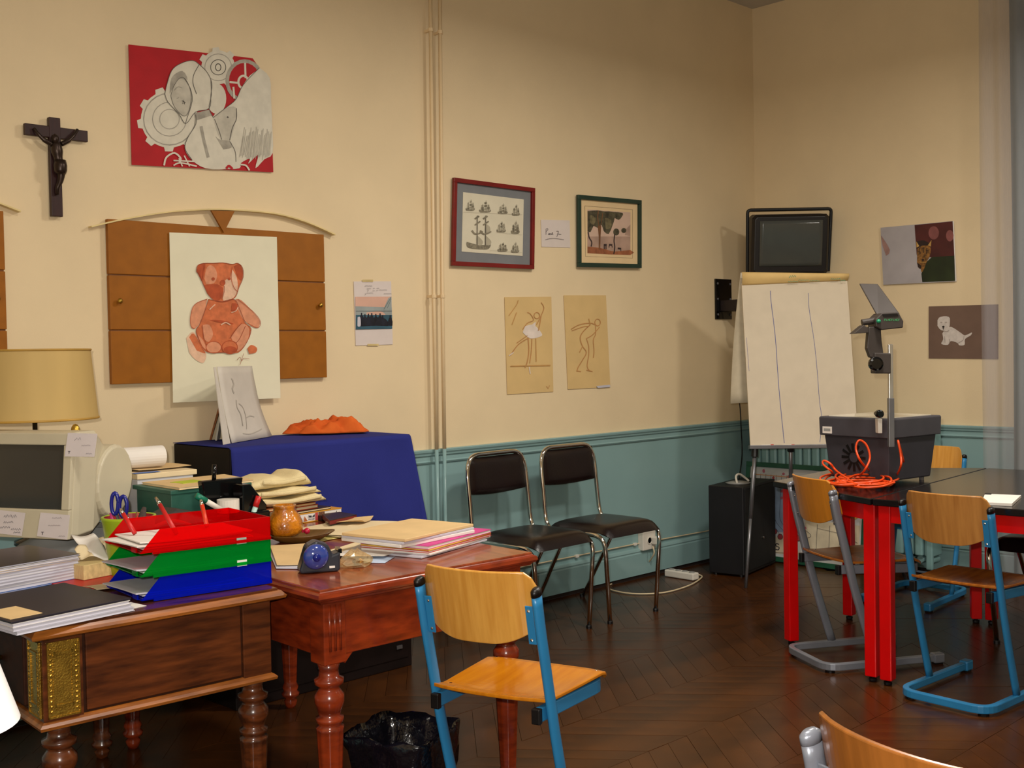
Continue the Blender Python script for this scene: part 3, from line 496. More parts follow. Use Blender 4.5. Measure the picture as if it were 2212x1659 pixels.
art('drawing', dm, t, dx_, B_, [('w', sm([(730, 1240), (800, 1200), (900, 1260), (950, 1290), (1020, 1260), (1010, 1290), (950, 1330), (945, 1390), (890, 1395), (870, 1370), (800, 1350), (770, 1390), (700, 1380), (720, 1330), (710, 1270)], 3)), ('w', sm([(660, 1130), (690, 1095), (780, 1095), (790, 1160), (780, 1210), (740, 1240), (690, 1230), (660, 1190)], 3)), ('s', ell(700, 1155, 12, 8)), ('s', ell(750, 1155, 12, 8)), ('d', ell(722, 1200, 13, 12)), ('d', [(712, 1215), (732, 1215), (722, 1232)])],
    [('s', 9, sm([(730, 1245), (760, 1250), (785, 1235)])), ('s', 8, [(785, 1330), (790, 1360)]), ('s', 7, sm([(940, 1300), (930, 1340), (880, 1370)])), ('s', 6, sm([(735, 1300), (740, 1370)]))], step=.0002, off=.0004)

# cast iron radiator along the right wall, behind the table
radm = mat('radiator_paint', (134, 172, 172), 0.3, var=0.03)
t = thing('radiator', 'blue painted column radiator along the right wall', 'radiator', (-.13, -.68, .0))
q = MB(); q.loft([[Vector((x, y, z)) for x, y in ((-.070, -.014), (-.062, -.027), (.045, -.027), (.055, -.014), (.055, .014), (.045, .027), (-.062, .027), (-.070, .014))] for z in (.125, .85)]); q.tube([(-.045, 0, .10), (.04, 0, .10)], .024, 8); q.tube([(-.045, 0, .875), (.04, 0, .875)], .024, 8)
sec = q.build('section', radm, t, bevel=.006); n = 20
for k in range(n):
    o = sec if k == 0 else sec.copy()
    if k: C.objects.link(o)
    o.location = (0, .56-k*.0605, 0)
q = MB(); q.box(-.085, -.06, -.62, -.58, .05, .90); q.build('end_column', radm, t, bevel=.008)
q = MB(); q.lathe([(.008, 0), (.008, .02), (.013, .022), (.013, .035), (.002, .038)], 10, (0, 0, 0), Matrix.Translation((-.075, -.615, .865)) @ Matrix.Rotation(math.pi/2, 4, 'X')); q.build('bleed_valve', black, t)

# curtains at the window on the right
sheer = bpy.data.materials.new('sheer_voile'); sheer.use_nodes = True; nt = sheer.node_tree
b_ = nt.nodes['Principled BSDF']; b_.inputs['Base Color'].default_value = (*lin((188, 184, 188)), 1); b_.inputs['Roughness'].default_value = .9; b_.inputs['Specular IOR Level'].default_value = 0.1
tp = nt.nodes.new('ShaderNodeBsdfTransparent'); mx = nt.nodes.new('ShaderNodeMixShader'); nz = nt.nodes.new('ShaderNodeTexNoise'); nz.inputs['Scale'].default_value = 40
mr = nt.nodes.new('ShaderNodeMapRange'); mr.inputs['To Min'].default_value = .28; mr.inputs['To Max'].default_value = .42
nt.links.new(nz.outputs['Fac'], mr.inputs['Value']); nt.links.new(mr.outputs['Result'], mx.inputs[0]); nt.links.new(tp.outputs[0], mx.inputs[1]); nt.links.new(b_.outputs[0], mx.inputs[2]); nt.links.new(mx.outputs[0], nt.nodes['Material Output'].inputs[0]); MATS['sheer'] = sheer
drape = mat('drape_cloth', (110, 124, 122), 0.85, var=0.06, scale=30, stretch=(1, 1, .1), spec=0.15)
def curtain(name, label, m, y0, y1, x, amp, wl, z0, z1):
    q = MB(); nseg = int(abs(y1-y0)/wl*10)
    def fn(u, v):
        y = y0+(y1-y0)*u; a = amp*(1-.35*v); return Vector((x+a*math.sin(2*math.pi*(y-y0)/wl+.4*math.sin(v*3))+.25*a*math.sin(5.3*y+2*v), y+.006*math.sin(v*4+y*9), z0+(z1-z0)*v))
    q.grid(fn, nseg, 14); o = q.build(name, m, None, smooth=True); return tag(o, label, 'curtain')
curtain('sheer_curtain', 'thin translucent voile curtain hanging at the right edge', sheer, -1.555, -2.9, -.13, .012, .09, .03, 3.46)
curtain('window_drape', 'grey blue heavy drape at the right edge behind the voile', drape, -1.70, -3.2, -.075, .022, .13, .02, 3.46)
t = thing('curtain_rail', 'plain rail under the ceiling carrying the curtains', 'rail', (-.1, -2.6, 3.48)); q = MB(); q.tube([(0, 1.1, 0), (0, -1.4, 0)], .015, 8); q.build('rod', plastic_w, t, smooth=True)
q = MB(); q.box(-.0, .1, .9, .93, -.01, .01); q.box(0, .1, -1.2, -1.17, -.01, .01); q.build('bracket', plastic_w, t)
wf = mat('window_frame', (200, 196, 186), 0.4); b = MB()
for (y0, y1, z0, z1) in ((-3.3, -1.85, .9, .96), (-3.3, -1.85, 3.1, 3.16), (-3.3, -3.24, .96, 3.1), (-1.91, -1.85, .96, 3.1), (-2.62, -2.55, .96, 3.1)): b.box(-.045, 0, y0, y1, z0, z1)
w1 = struct(b.build('window_1', wf)); b = MB(); b.box(-.02, -.004, -3.24, -2.62, .96, 3.1); b.build('pane', mat('night_glass', (16, 18, 22), .05), w1); b = MB(); b.box(-.02, -.004, -2.55, -1.91, .96, 3.1); b.build('pane', MATS['night_glass'], w1)

# ================================================================== school chairs (local +X is forward, origin on the floor between the legs)
HW = .172
def school_chair(label, frame_m, loc, rot, capm, plym=ply, seatm=plyh):
    t = thing('school_chair', label, 'chair', (loc[0], loc[1], 0), rot, 'bent plywood school chairs')
    prof = [(-.190, .735), (-.168, .63), (-.135, .50), (-.118, .43), (-.098, .35), (-.05, .19), (0, .035)]
    for s in (1, -1):
        path = smooth_path([(x, s*HW, z) for x, z in prof], 3)
        q = MB(); q.tube(path, .019, 12, ry=.0115, up=(1, 0, 0)); o = q.build('upright', frame_m, t, smooth=True)
        q = MB(); d = Vector((-.022, 0, .105)).normalized(); p = Vector((-.190, s*HW, .735)); q.tube([p-d*.002, p+d*.012, p+d*.018], [.020, .0195, .012], 12, ry=[.0125, .012, .007], up=(1, 0, 0)); q.build('end_cap', capm, o, smooth=True)
        # bracket plate screwed to the back of the backrest
        q = MB(); a = Vector((-.186, s*(HW-.012), .705)); c = Vector((-.166, s*(HW-.012), .605)); w = Vector((0, -s*.022, 0)); th = Vector((-.004, 0, -.001))
        q.prism([a, a+w, c+w, c], th); pl_ = q.build('bracket', frame_m, t, bevel=.0015)
        for f in (.12, .88):
            p = a.lerp(c, f)+w*.55+th; q = MB(); q.lathe([(.004, 0), (.004, .0015), (.001, .003)], 8, (0, 0, 0), Matrix.Translation(p) @ Matrix.Rotation(-math.pi/2, 4, 'Y')); q.build('screw', chrome, pl_)
    def bx(u, v):      # backrest surface
        e = abs(u*2-1); y = (u*2-1)*(HW-.003)
        top = .790 - (.055*max(0, (e-.78)/.22)**2.6); bot = .600 + (.050*max(0, (e-.25)/.75)**2.0)
        z = bot+(top-bot)*v; x = -.158-(z-.6)*.205 - .040*(1-e*e)+.016*e**6
        return Vector((x, y, z))
    q = MB(); q.grid(bx, 24, 10, lambda u, v: Vector((.009, 0, .002))); q.build('backrest', plym, t, smooth=False, bevel=.0025)
    def sx(u, v):      # seat surface, u across, v rear to front
        e = u*2-1; x = -.160+.018*abs(e)**2.5*(1-v)**3+.405*v
        if v > .8: x -= .028*abs(e)**6*((v-.8)/.2)
        wd = (.166 if v < .06 else .157+.031*v**.7)*(1-.10*max(0, (v-.88)/.12)**2); y = e*wd
        z = .452 - .012*(1-e*e)*math.sin(min(1, v*1.15)*math.pi)**1 + .010*max(0, (.2-v)/.2)**2 - .022*max(0, (v-.82)/.18)**2
        return Vector((x, y, z))
    q = MB(); q.grid(sx, 16, 18, lambda u, v: Vector((0, 0, -.010))); st = q.build('seat', seatm, t, bevel=.0025)
    for u, v in ((.07, .14), (.93, .14), (.07, .86), (.93, .86)):
        p = sx(u, v); q = MB(); q.lathe([(.0045, -.001), (.0045, .001), (.001, .002)], 8, p); q.build('rivet', chrome, st)
    path = rounded([(-.150, HW-.022, .421), (.215, HW-.006, .409), (.215, -HW+.006, .409), (-.150, -HW+.022, .421)], .055, 5)
    q = MB(); q.tube(path, .026, 4, ry=.013, up=(0, 0, 1)); q.build('seat_rail', frame_m, t, bevel=.003)
    for s in (1, -1):
        q = MB(); q.box(-.166, -.148, s*(HW-.022)-.012, s*(HW-.022)+.012, .400, .440); q.build('rail_plug', black, t, bevel=.003)
    path = rounded([(.28, HW, .026), (-.225, HW, .026), (-.225, -HW, .026), (.28, -HW, .026)], .075, 7)
    q = MB(); q.tube(path, .021, 4, ry=.017, up=(0, 0, 1)); base = q.build('floor_runner', frame_m, t, bevel=.004)
    for s in (1, -1):
        q = MB(); q.box(.265, .315, s*HW-.019, s*HW+.019, .006, .046); q.build('foot_cap', frame_m, base, bevel=.006)
        q = MB(); q.lathe([(.020, 0), (.020, .008), (.012, .012)], 14, (-.195, s*(HW-.03), 0)); q.build('glide', black, base)
        q = MB(); q.box(.27, .31, s*HW-.012, s*HW+.012, 0, .006); q.build('glide', black, base)
    return t
school_chair('blue framed plywood chair in the foreground by the desks', bluem, (-4.285, -2.055), math.radians(17), black)
school_chair('blue framed plywood chair at the black table beside the red legs', bluem, (-2.173, -2.379), math.radians(-3.4), black, mat('beech_plywood_dull', (186, 130, 66), 0.3, var=0.06, scale=6, stretch=(1, 9, .8), col2=(168, 112, 54)), mat('seat_worn', (176, 104, 34), 0.25, var=0.08, scale=6, stretch=(1, 9, 1), col2=(150, 82, 26)))
school_chair('blue framed plywood chair behind the projector on the far side of table', bluem, (-.70, -1.455), math.radians(183), black)
school_chair('grey framed plywood chair beside the flip chart', greym, (-2.011, -1.796), math.radians(-29.6), greym, mat('beech_plywood_orange', (200, 128, 40), 0.28, var=0.06, scale=6, stretch=(1, 9, .8)), MATS['seat_worn'])
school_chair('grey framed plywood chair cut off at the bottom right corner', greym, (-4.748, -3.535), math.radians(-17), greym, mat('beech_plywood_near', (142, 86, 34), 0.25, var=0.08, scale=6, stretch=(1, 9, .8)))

# ================================================================== padded chrome chairs
def chrome_chair(label, loc, rot, group='padded chrome chairs'):
    t = thing('padded_chair', label, 'chair', (loc[0], loc[1], 0), rot, group)
    half = [(.20, .178, .0), (.205, .212, .40), (.165, .215, .435), (-.165, .212, .435), (-.20, .208, .47), (-.232, .205, .78), (-.240, .165, .842)]
    path = half + [(x, -y, z) for x, y, z in reversed(half)]
    q = MB(); q.tube(rounded(path, .055, 5), .0115, 10); fr = q.build('tube_frame', chrome, t, smooth=True)
    for s in (1, -1):
        q = MB(); q.tube(rounded([(.02, s*.20, .425), (-.08, s*.197, .40), (-.315, s*.188, 0)], .06, 4), .0105, 10); q.build('rear_leg', chrome, t, smooth=True)
        for x, y in ((.20, .178), (-.315, .188)): q = MB(); q.lathe([(.014, 0), (.014, .012), (.012, .016)], 10, (x, s*y, 0)); q.build('foot_tip', black, t)
    q = MB(); q.tube([(.02, .2, .423), (.02, -.2, .423)], .009, 8); q.build('cross_bar', chrome, t, smooth=True)
    def se(u, v, top):
        e = u*2-1; g = v*2-1; k = (1-abs(e)**5)*(1-abs(g)**5); z = .442 + (.042*k**.45 if top else 0)
        x = -.185+.41*v; 
        if v > .85: z -= .02*((v-.85)/.15)**2
        return Vector((x, e*.203*(1-.06*abs(g)**8), z))
    q = MB(); q.grid(lambda u, v: se(u, v, 1), 20, 20); q.grid(lambda u, v: se(1-u, v, 0), 6, 6); q.build('seat_pad', vinyl, t, smooth=True)
    def be(u, v, sd):
        e = u*2-1; g = v*2-1; z0 = .655-.012*(1-e*e)+.0; z = z0+(.828-z0)*v; k = ((1-abs(e)**6)*(1-abs(g)**6))**.5
        x = -.196-(z-.47)*.105; return Vector((x-.03*(1-e*e)*.6+sd*.018*k, e*.193, z))
    q = MB(); q.grid(lambda u, v: be(u, v, 1), 20, 12); q.grid(lambda u, v: be(1-u, v, -1), 20, 12); q.build('back_pad', vinyl, t, smooth=True)
    return t
chrome_chair('dark padded chrome chair against the wall, next to the desk', (-2.545, -.40), math.radians(-88), )
chrome_chair('dark padded chrome chair against the wall, nearer the corner', (-2.045, -.41), math.radians(-90))
pz_ = ZP(2215, 1192, .44); chrome_chair('dark padded chair cut off at the right edge under the table', (pz_.x+.28, pz_.y-.02), math.radians(180))

# ================================================================== black topped tables with red legs
TZ = .74
tblack = mat('black_table_top', (22, 19, 20), 0.18, var=0.12, scale=20, spec=0.5); tedge = mat('table_edge', (16, 15, 16), 0.3)
def table(label, corners, legs, aprons):
    c = sum((Vector((x, y, 0)) for x, y in corners), Vector())/len(corners); t = wthing('black_table', label, 'table', (c.x, c.y, 0), 'black topped tables with red legs')
    q = MB(); q.prism([(x, y, TZ-.026) for x, y in corners], (0, 0, .026)); q.build('top', tblack, t, bevel=.003)
    for i, j in aprons:
        a, d = Vector((*legs[i], 0)), Vector((*legs[j], 0)); u = (d-a).normalized(); w = Vector((-u.y, u.x, 0))*.012
        q = MB(); q.prism([a-w+Vector((0, 0, TZ-.096)), d-w+Vector((0, 0, TZ-.096)), d+w+Vector((0, 0, TZ-.096)), a+w+Vector((0, 0, TZ-.096))], (0, 0, .068)); q.build('apron', redm, t)
    for k, (x, y) in enumerate(legs):
        a, d = legs[aprons[k % len(aprons)][0]], legs[aprons[k % len(aprons)][1]]; an = math.atan2(d[1]-a[1], d[0]-a[0])
        M = Matrix.Translation((x, y, 0)) @ Matrix.Rotation(an, 4, 'Z'); q = MB(); q.box(-.024, .024, -.024, .024, .022, TZ-.027, M); lg = q.build('leg', redm, t, bevel=.004)
        q = MB(); q.lathe([(.013, 0), (.016, .004), (.016, .014), (.008, .016), (.008, .024)], 12, (x, y, 0)); q.build('foot', black, lg)
    return t
u_ = Vector((math.cos(math.radians(5)), math.sin(math.radians(5)), 0)); v_ = Vector((-u_.y, u_.x, 0)); A0 = Vector((-2.325, -2.055, 0))
def tp_(a, c): p = A0+u_*a+v_*c; return (p.x, p.y)
table('black topped trapezoid table carrying the projector', [tp_(0, .004), tp_(1.36, .004), tp_(1.02, .60), tp_(.34, .60)], [tp_(.075, .034), tp_(1.285, .034), tp_(1.0, .545), tp_(.39, .545)], [(0, 1), (1, 2), (2, 3), (3, 0)])
table('black topped rectangular table with notepad at the right edge', [tp_(0, -.004), tp_(0, -.66), tp_(1.36, -.66), tp_(1.36, -.004)], [tp_(.06, -.034), tp_(.06, -.60), tp_(1.30, -.60), tp_(1.30, -.034)], [(0, 1), (1, 2), (2, 3), (3, 0)])

# notepad
c0 = ZP(2120, 1084, TZ+.012); c1 = ZP(2186, 1087, TZ+.012); c2 = ZP(2206, 1069, TZ+.012); c3 = ZP(2128, 1066, TZ+.012)
t = wthing('notepad', 'white notepad lying on the black table', 'notepad', (c0+c2)/2-Vector((0, 0, .012)))
q = MB(); q.prism([Vector((p.x, p.y, TZ+.001)) for p in (c0, c1, c2, c3)], (0, 0, .010)); q.build('pages', white, t)
a, d = c0.lerp(c3, .98), c1.lerp(c2, .98); q = MB(); q.prism([c3+Vector((0, 0, -.0005)), c0.lerp(c3, .9)+Vector((0, 0, -.0005)), c0.lerp(c3, .9).lerp(c1.lerp(c2, .9), .18)+Vector((0, 0, -.0005)), c3.lerp(c2, .18)+Vector((0, 0, -.0005))], (0, 0, .003)); q.build('clip', black, t)

# ================================================================== overhead projector
PC = Vector((-1.717, -1.773, TZ)); PM = Matrix.Translation(PC) @ Matrix.Rotation(math.radians(-8), 4, 'Z')
t = wthing('overhead_projector', 'dark grey overhead projector with tilted head on black table', 'projector', PC)
def frust(q, levels): q.loft([[PM @ Vector((x*s, y*s, z)) for x, y in ((-1, -1), (1, -1), (1, 1), (-1, 1))] for s, z in levels])
q = MB(); frust(q, ((.152, .016), (.170, .205))); q.build('body', darkp, t, bevel=.006)
q = MB(); frust(q, ((.184, .203), (.186, .282), (.182, .287))); lid_ = q.build('lid', mat('lid_plastic', (66, 64, 70), 0.5, var=0.05, bump=0.05, bscale=400), t, bevel=.004)
q = MB(); q.box(-.155, .155, -.155, .155, .287, .290, PM); q.build('stage_glass', mat('stage_glass', (214, 208, 190), .08, var=0), t)
for x in (-1, 1):
    for y in (-1, 1): q = MB(); q.lathe([(.011, 0), (.011, .012), (.008, .018)], 10, (x*.125, y*.125, 0), PM); q.build('foot', steel, t)
q = MB(); a = PM @ Vector((-.1865, .095, .235)); q.box(-.1875, -.1855, .115, .165, .212, .242, PM); lb = q.build('sticker', white, t)
q = MB(); q.box(-.1881, -.1874, .122, .158, .222, .234, PM); q.build('sticker_print', grey_p, lb)
for k in range(12):       # round vent on the left face
    a = 2*math.pi*k/12; q = MB(); c = Vector((-.164, .02, .11)); rr = Vector((0, math.cos(a), math.sin(a)))
    p0, p1 = c+rr*.022, c+rr*.062; w = Vector((0, -math.sin(a), math.cos(a)))*.006; sl = lambda p: Vector((-.152-(p.z-.016)/.189*.018-.0006, p.y, p.z))
    q.prism([PM @ sl(p0-w), PM @ sl(p1-w), PM @ sl(p1+w), PM @ sl(p0+w)], (PM.to_3x3() @ Vector((-.0015, 0, 0)))); q.build('vent_slot', black, t)
pole0 = PM @ Vector((-.195, -.195, 0)); fh = Vector((_f.x, _f.y, 0)).normalized(); rh = Vector((_r0.x, _r0.y, 0))
def HP(x, y, dep=0.0): return onp(x, y, pole0+fh*dep, fh)
zt = HP(1912, 744).z; q = MB(); q.tube([(pole0.x, pole0.y, TZ+.185), (pole0.x, pole0.y, zt)], .0135, 4, up=rh); q.build('pole', mat('pole_metal', (200, 198, 194), .28, .85), t, bevel=.003)
zb = HP(1912, 860).z; q = MB(); q.tube([(pole0.x, pole0.y, TZ+.17), (pole0.x, pole0.y, zb)], .0165, 4, up=rh); q.build('pole_sleeve', steel, t, bevel=.002)
def slab(name, px, d0, d1, m, bevel=.004, par=None):
    q = MB(); P = [HP(x, y, d0) for x, y in px]; P2 = [HP(x, y, d0)+fh*(d1-d0) for x, y in px]; n = len(P)
    q.add(P+P2, [tuple(range(n)), tuple(reversed(range(n, 2*n)))]+[((i+1) % n, i, n+i, n+(i+1) % n) for i in range(n)]); return q.build(name, m, par or t, bevel=bevel)
headm = mat('head_plastic', (58, 51, 47), 0.5, var=0.05, bump=0.05, bscale=400)
slab('clamp_block', [(1889, 762), (1925, 763), (1925, 807), (1890, 807)], -.03, .03, headm)
slab('hinge_block', [(1896, 905), (1906, 905), (1906, 936), (1897, 936)], -.02, .015, plastic_w, .002)
for (x, y, r0) in ((1892, 786, .030), (1900, 894, .017)):
    q = MB(); M = Matrix.Translation(HP(x, y, -.045)) @ Matrix.Rotation(math.atan2(fh.y, fh.x), 4, 'Z') @ Matrix.Rotation(math.pi/2, 4, 'Y'); q.lathe([(r0*.7, -.012), (r0, -.008), (r0, .012), (r0*.6, .02), (r0*.5, .05)], 18, (0, 0, 0), M); q.build('knob', blackg, t, smooth=False, bevel=.002)
slab('head_arm', [(1877, 706), (1903, 704), (1905, 735), (1909, 764), (1893, 775), (1880, 772), (1873, 752)], -.018, .018, headm)
# lens head: box, tilted mirror plate rising to the back, wing and barrel
slab('lens_box', [(1891, 690), (1905, 676), (1941, 674), (1952, 694), (1951, 708), (1905, 713), (1893, 706)], -.05, .06, headm)
q = MB(); P = [HP(1898, 690, .0), HP(1944, 681, -.03), HP(1897, 617, .13), HP(1857, 616, .16)]; nn = (P[1]-P[0]).cross(P[3]-P[0]).normalized()*.012; q.prism(P, nn); q.build('mirror_plate', headm, t, bevel=.003)
slab('lens_slot', [(1906, 679), (1938, 677), (1941, 682), (1909, 684)], -.053, -.045, black, 0)
slab('wing', [(1843, 721), (1866, 702), (1877, 709), (1876, 719)], -.03, .03, headm, .002)
q = MB(); q.tube([HP(1862, 697, -.01), HP(1892, 692, -.01)], .014, 12); q.build('barrel', headm, t, smooth=False)
q = MB(); q.lathe([(.001, -.009), (.008, -.005), (.009, 0), (.008, .005), (.001, .009)], 12, HP(1898, 694, -.055)); q.build('green_button', mat('green_plastic', (30, 140, 100), 0.3), t, smooth=True)
gw = mat('green_lettering', (58, 140, 84), 0.5); n_ = -fh
def LT(x, y): return HP(1880+x/27.65, 670+y/27.65, -.0505)
ls = []
for k in range(9):
    x = 850+k*104; v = k % 4
    ls += [('g', 34, [(x, 520), (x, 640)])]
    ls += [[('g', 30, [(x, 525), (x+60, 525)]), ('g', 30, [(x, 580), (x+50, 580)])], [('g', 30, [(x, 635), (x+60, 635)])], [('g', 30, [(x+60, 520), (x+60, 640)]), ('g', 30, [(x, 575), (x+60, 575)])], [('g', 30, [(x, 525), (x+60, 525)]), ('g', 30, [(x, 635), (x+60, 635)])]][v]
art('lettering', {'g': gw}, t, LT, n_, [], ls, off=.0005, step=.0001)

# orange extension cord piled on the table in front of the projector, one loop hanging over the body
def TPt(x, y, z=TZ+.008): return ZP(x, y, z)
t0 = TZ+.006; rr = random.Random(3); pts = []
ell_c = [(1850, 1033, 70, 11), (1862, 1036, 62, 10), (1845, 1040, 60, 8), (1870, 1033, 66, 12), (1858, 1041, 74, 9), (1872, 1038, 58, 10), (1840, 1034, 64, 13), (1866, 1044, 70, 6), (1852, 1030, 50, 12), (1880, 1036, 52, 11)]
pts += [PM @ Vector((-.10, -.19, .10)), HP(1940, 952, -.02), HP(1946, 985, -.03), HP(1945, 1010, -.04), TPt(1930, 1035)]
for k, (cx_, cy_, rx, ry_) in enumerate(ell_c):
    for j in range(8):
        a = .3+2*math.pi*j/8+k*.35; pts.append(TPt(cx_+rx*math.cos(a)+rr.uniform(-8, 8), cy_+ry_*math.sin(a)+rr.uniform(-2, 2), t0+.0025*k+rr.uniform(0, .018)))
    if k == 2: pts += [TPt(1895, 1030), HP(1862, 1000, -.02), HP(1849, 970, -.015), HP(1856, 951, -.012), HP(1872, 962, -.015), HP(1879, 990, -.02), HP(1866, 1018, -.03), TPt(1850, 1034)]
    if k == 4: pts += [TPt(1810, 1030), HP(1796, 1018, .12), HP(1778, 1003, .14), HP(1780, 995, .14), HP(1794, 1002, .12), HP(1808, 1018, .1)]
q = MB(); q.tube(smooth_path(pts, 5), .0046, 6); o = q.build('extension_cord', cordm, None, smooth=True); tag(o, 'orange extension cord tangled on the table before the projector', 'cord')

# ================================================================== flip chart on a tripod
def FP(x, y, back=0.0):      # board plane leans away towards the top
    nb = (fh*1.0+Vector((0, 0, -.10))).normalized(); p0 = CAM+fh*6.36; p0.z = .77; return onp(x, y, p0+fh*back, nb)
nb = -(fh*1.0+Vector((0, 0, -.10))).normalized()
t = wthing('flip_chart', 'flip chart easel with two pen lines on white paper', 'flip chart', ZP(1660, 1250, 0))
q = MB(); q.prism([FP(x, y, .02) for x, y in ((1605, 592), (1829, 594), (1853, 962), (1622, 966))], -nb*.018); q.build('board', mat('board_white', (206, 198, 182), 0.5), t, bevel=.003)
q = MB(); q.prism([FP(x, y, .0) for x, y in ((1602, 612), (1830, 604), (1854.5, 958), (1621, 962))], -nb*.012); pad = q.build('pad', mat('flip_paper', (214, 200, 176), 0.75, var=0.02), t)
art('pen_lines', {'b': inkb, 'l': mat('blue_ink_faint', (150, 140, 160), 0.7)}, pad, lambda x, y: FP(1500+x/2.962, 400+y/2.962), nb, [], [('b', 4, sm([(486, 675), (492, 760), (505, 860), (520, 1000), (530, 1150), (545, 1350), (575, 1650)])), ('b', 3, sm([(728, 690), (735, 800), (765, 990), (785, 1180), (800, 1380), (815, 1500), (803, 1645)])), ('l', 3, [(333, 975), (350, 1190)])], off=.0004, step=.0001)
q = MB()
def roll(u, v):      # bound top of the pad, bulging towards the room
    a = FP(1601, 589).lerp(FP(1832, 592), u); b2 = FP(1603, 616).lerp(FP(1831, 606), u); p = a.lerp(b2, v); return p+nb*(.004+.022*math.sin(math.pi*min(1, v*.75+.25)))
q.grid(roll, 10, 8, lambda u, v: -nb*.004); rl = q.build('folded_sheet', mat('flip_paper_warm', (222, 188, 122), 0.75, var=0.03), t, smooth=True)
art('scribbles', {'g': inkg}, rl, lambda x, y: FP(1690+x/13.82, 580+y/13.82), nb, [], [('g', 22, scrib(180, 260, 180, 90, 3, 1)), ('g', 18, scrib(130, 410, 300, 50, 6, 2)), ('g', 14, scrib(450, 370, 300, 50, 6, 3)), ('g', 14, scrib(780, 390, 300, 40, 5, 4)), ('g', 18, scrib(1400, 340, 300, 60, 5, 5)), ('g', 20, scrib(1700, 380, 140, 50, 4, 6))], off=.026, step=.0002)
q = MB()
def backs(u, v):      # pages flipped over to the back
    a = FP(1600, 589, .03).lerp(FP(1830, 592, .03), u); c = FP(1578, 872, .20).lerp(FP(1800, 868, .20), u); return a.lerp(c, v)+fh*(.05*math.sin(v*math.pi)*1.0)+Vector((0, 0, .004*math.sin(9*u)))
q.grid(backs, 8, 12, lambda u, v: fh*.006); q.build('flipped_pages', mat('flip_paper_back', (216, 204, 178), 0.75, var=0.04, scale=20), t, smooth=True)
q = MB(); q.prism([FP(x, y, -.03) for x, y in ((1620, 962), (1855, 959), (1855, 967), (1620, 970))], -nb*.05); q.build('pen_ledge', steel, t, bevel=.002)
for x, m_ in ((1645, white), (1690, white)):
    q = MB(); a, c = FP(x, 963, -.02), FP(x+26, 962, -.02); q.tube([a, a.lerp(c, .75)], .006, 8); pen_ = q.build('marker', m_, t); q = MB(); q.tube([a.lerp(c, .75), c], .0065, 8); q.build('marker_cap', mat('red_cap', (190, 30, 30), .4), pen_)
lt0 = FP(1631, 972, .02); ft0 = ZP(1611, 1270, 0); rt0 = FP(1822, 968, .02); ft1 = Vector((ft0.x, ft0.y, 0))+rh*.92+fh*.03
mid0 = FP(1708, 960, .05); ft2 = ZP(1708, 1228, 0)
for a, c in ((lt0, ft0), (rt0, ft1), (mid0, ft2)):
    a = Vector(a); q = MB(); q.tube([a, a.lerp(c, .5)], .011, 10); lg = q.build('leg', steel, t, smooth=True); q = MB(); q.tube([a.lerp(c, .48), c], .009, 10); q.build('lower_leg', steel, lg, smooth=True)
    q = MB(); q.tube([a+Vector((0, 0, .02)), a.lerp(c, .05)], .02, 10); q.build('leg_joint', black, lg)

# ================================================================== television on a corner bracket
TC = Vector((-.285, -.44, 1.972)); TM = Matrix.Translation(TC) @ Matrix.Rotation(math.radians(45.5), 4, 'Z') @ Matrix.Rotation(math.radians(-9), 4, 'Y')
# local: -X faces the room, Y left/right ; slight forward tilt
t = wthing('television', 'black box television on a corner wall bracket above flip chart', 'television', TC)
def ring(x, hy, z0, z1, r=.03): return [TM @ Vector((x, y, z)) for y, z in ((hy, z0+r), (hy, z1-r), (hy-r, z1), (-hy+r, z1), (-hy, z1-r), (-hy, z0+r), (-hy+r, z0), (hy-r, z0))]
tvm = mat('tv_plastic', (30, 20, 20), 0.45, var=0.05)
q = MB(); q.loft([ring(0, .235, -.185, .185, .02), ring(.11, .235, -.19, .185, .02), ring(.165, .215, -.17, .15), ring(.24, .12, -.12, .08), ring(.25, .11, -.11, .07)]); q.build('cabinet', tvm, t, bevel=.004)
q = MB(); q.loft([ring(-.018, .222, -.165, .172, .015), ring(0, .238, -.188, .188, .02)]); q.build('bezel', mat('tv_bezel', (22, 18, 18), 0.4), t, bevel=.003)
def scr(u, v):
    y = .192*(1-2*u); z = -.128+.278*v; k = 1-((y/.21)**2+((z-.011)/.19)**2)*.5; return TM @ Vector((-.019-.012*k, y, z))
q = MB(); q.grid(scr, 16, 12, lambda u, v: TM.to_3x3() @ Vector((.006, 0, 0))); q.build('screen', mat('tv_glass', (74, 76, 72), 0.12, var=0.02, spec=0.4), t, smooth=True)
q = MB(); P = [TM @ Vector((.04, s*y, z)) for s, y, z in ((1, .252, -.17), (1, .258, .215), (-1, .258, .215), (-1, .252, -.17))]; q.tube(rounded(P, .02, 3), .011, 6, up=TM.to_3x3() @ Vector((1, 0, 0))); q.build('bracket_hoop', black, t, bevel=.002)
pa, pc = WA(1544, 602, .004), WA(1579, 690, .004)
q = MB(); q.box(pa.x, pc.x, -.012, 0, pc.z, pa.z); wp = q.build('wall_plate', blackg, t, bevel=.002)
for x in (pa.x+.018, pc.x-.018):
    for z in (pa.z-.03, pc.z+.03, (pa.z+pc.z)/2): q = MB(); q.lathe([(.008, 0), (.008, .004), (.002, .007)], 8, (0, 0, 0), Matrix.Translation((x, -.012, z)) @ Matrix.Rotation(math.pi/2, 4, 'X')); q.build('bolt', steel, wp)
zm = pc.z+.07; q = MB(); q.box(pc.x-.13, pc.x+.0, -.20, -.012, zm-.02, zm+.05); q.box(pc.x-.10, pc.x+.05, -.24, -.14, zm-.13, zm-.01); q.build('arm_joint', tvm, t, bevel=.004)
q = MB(); a = Vector((pc.x-.03, -.19, zm+.01)); c = TM @ Vector((.12, 0, -.24)); q.tube([a, c], .03, 4, ry=.02); q.build('arm', black, t, bevel=.003)
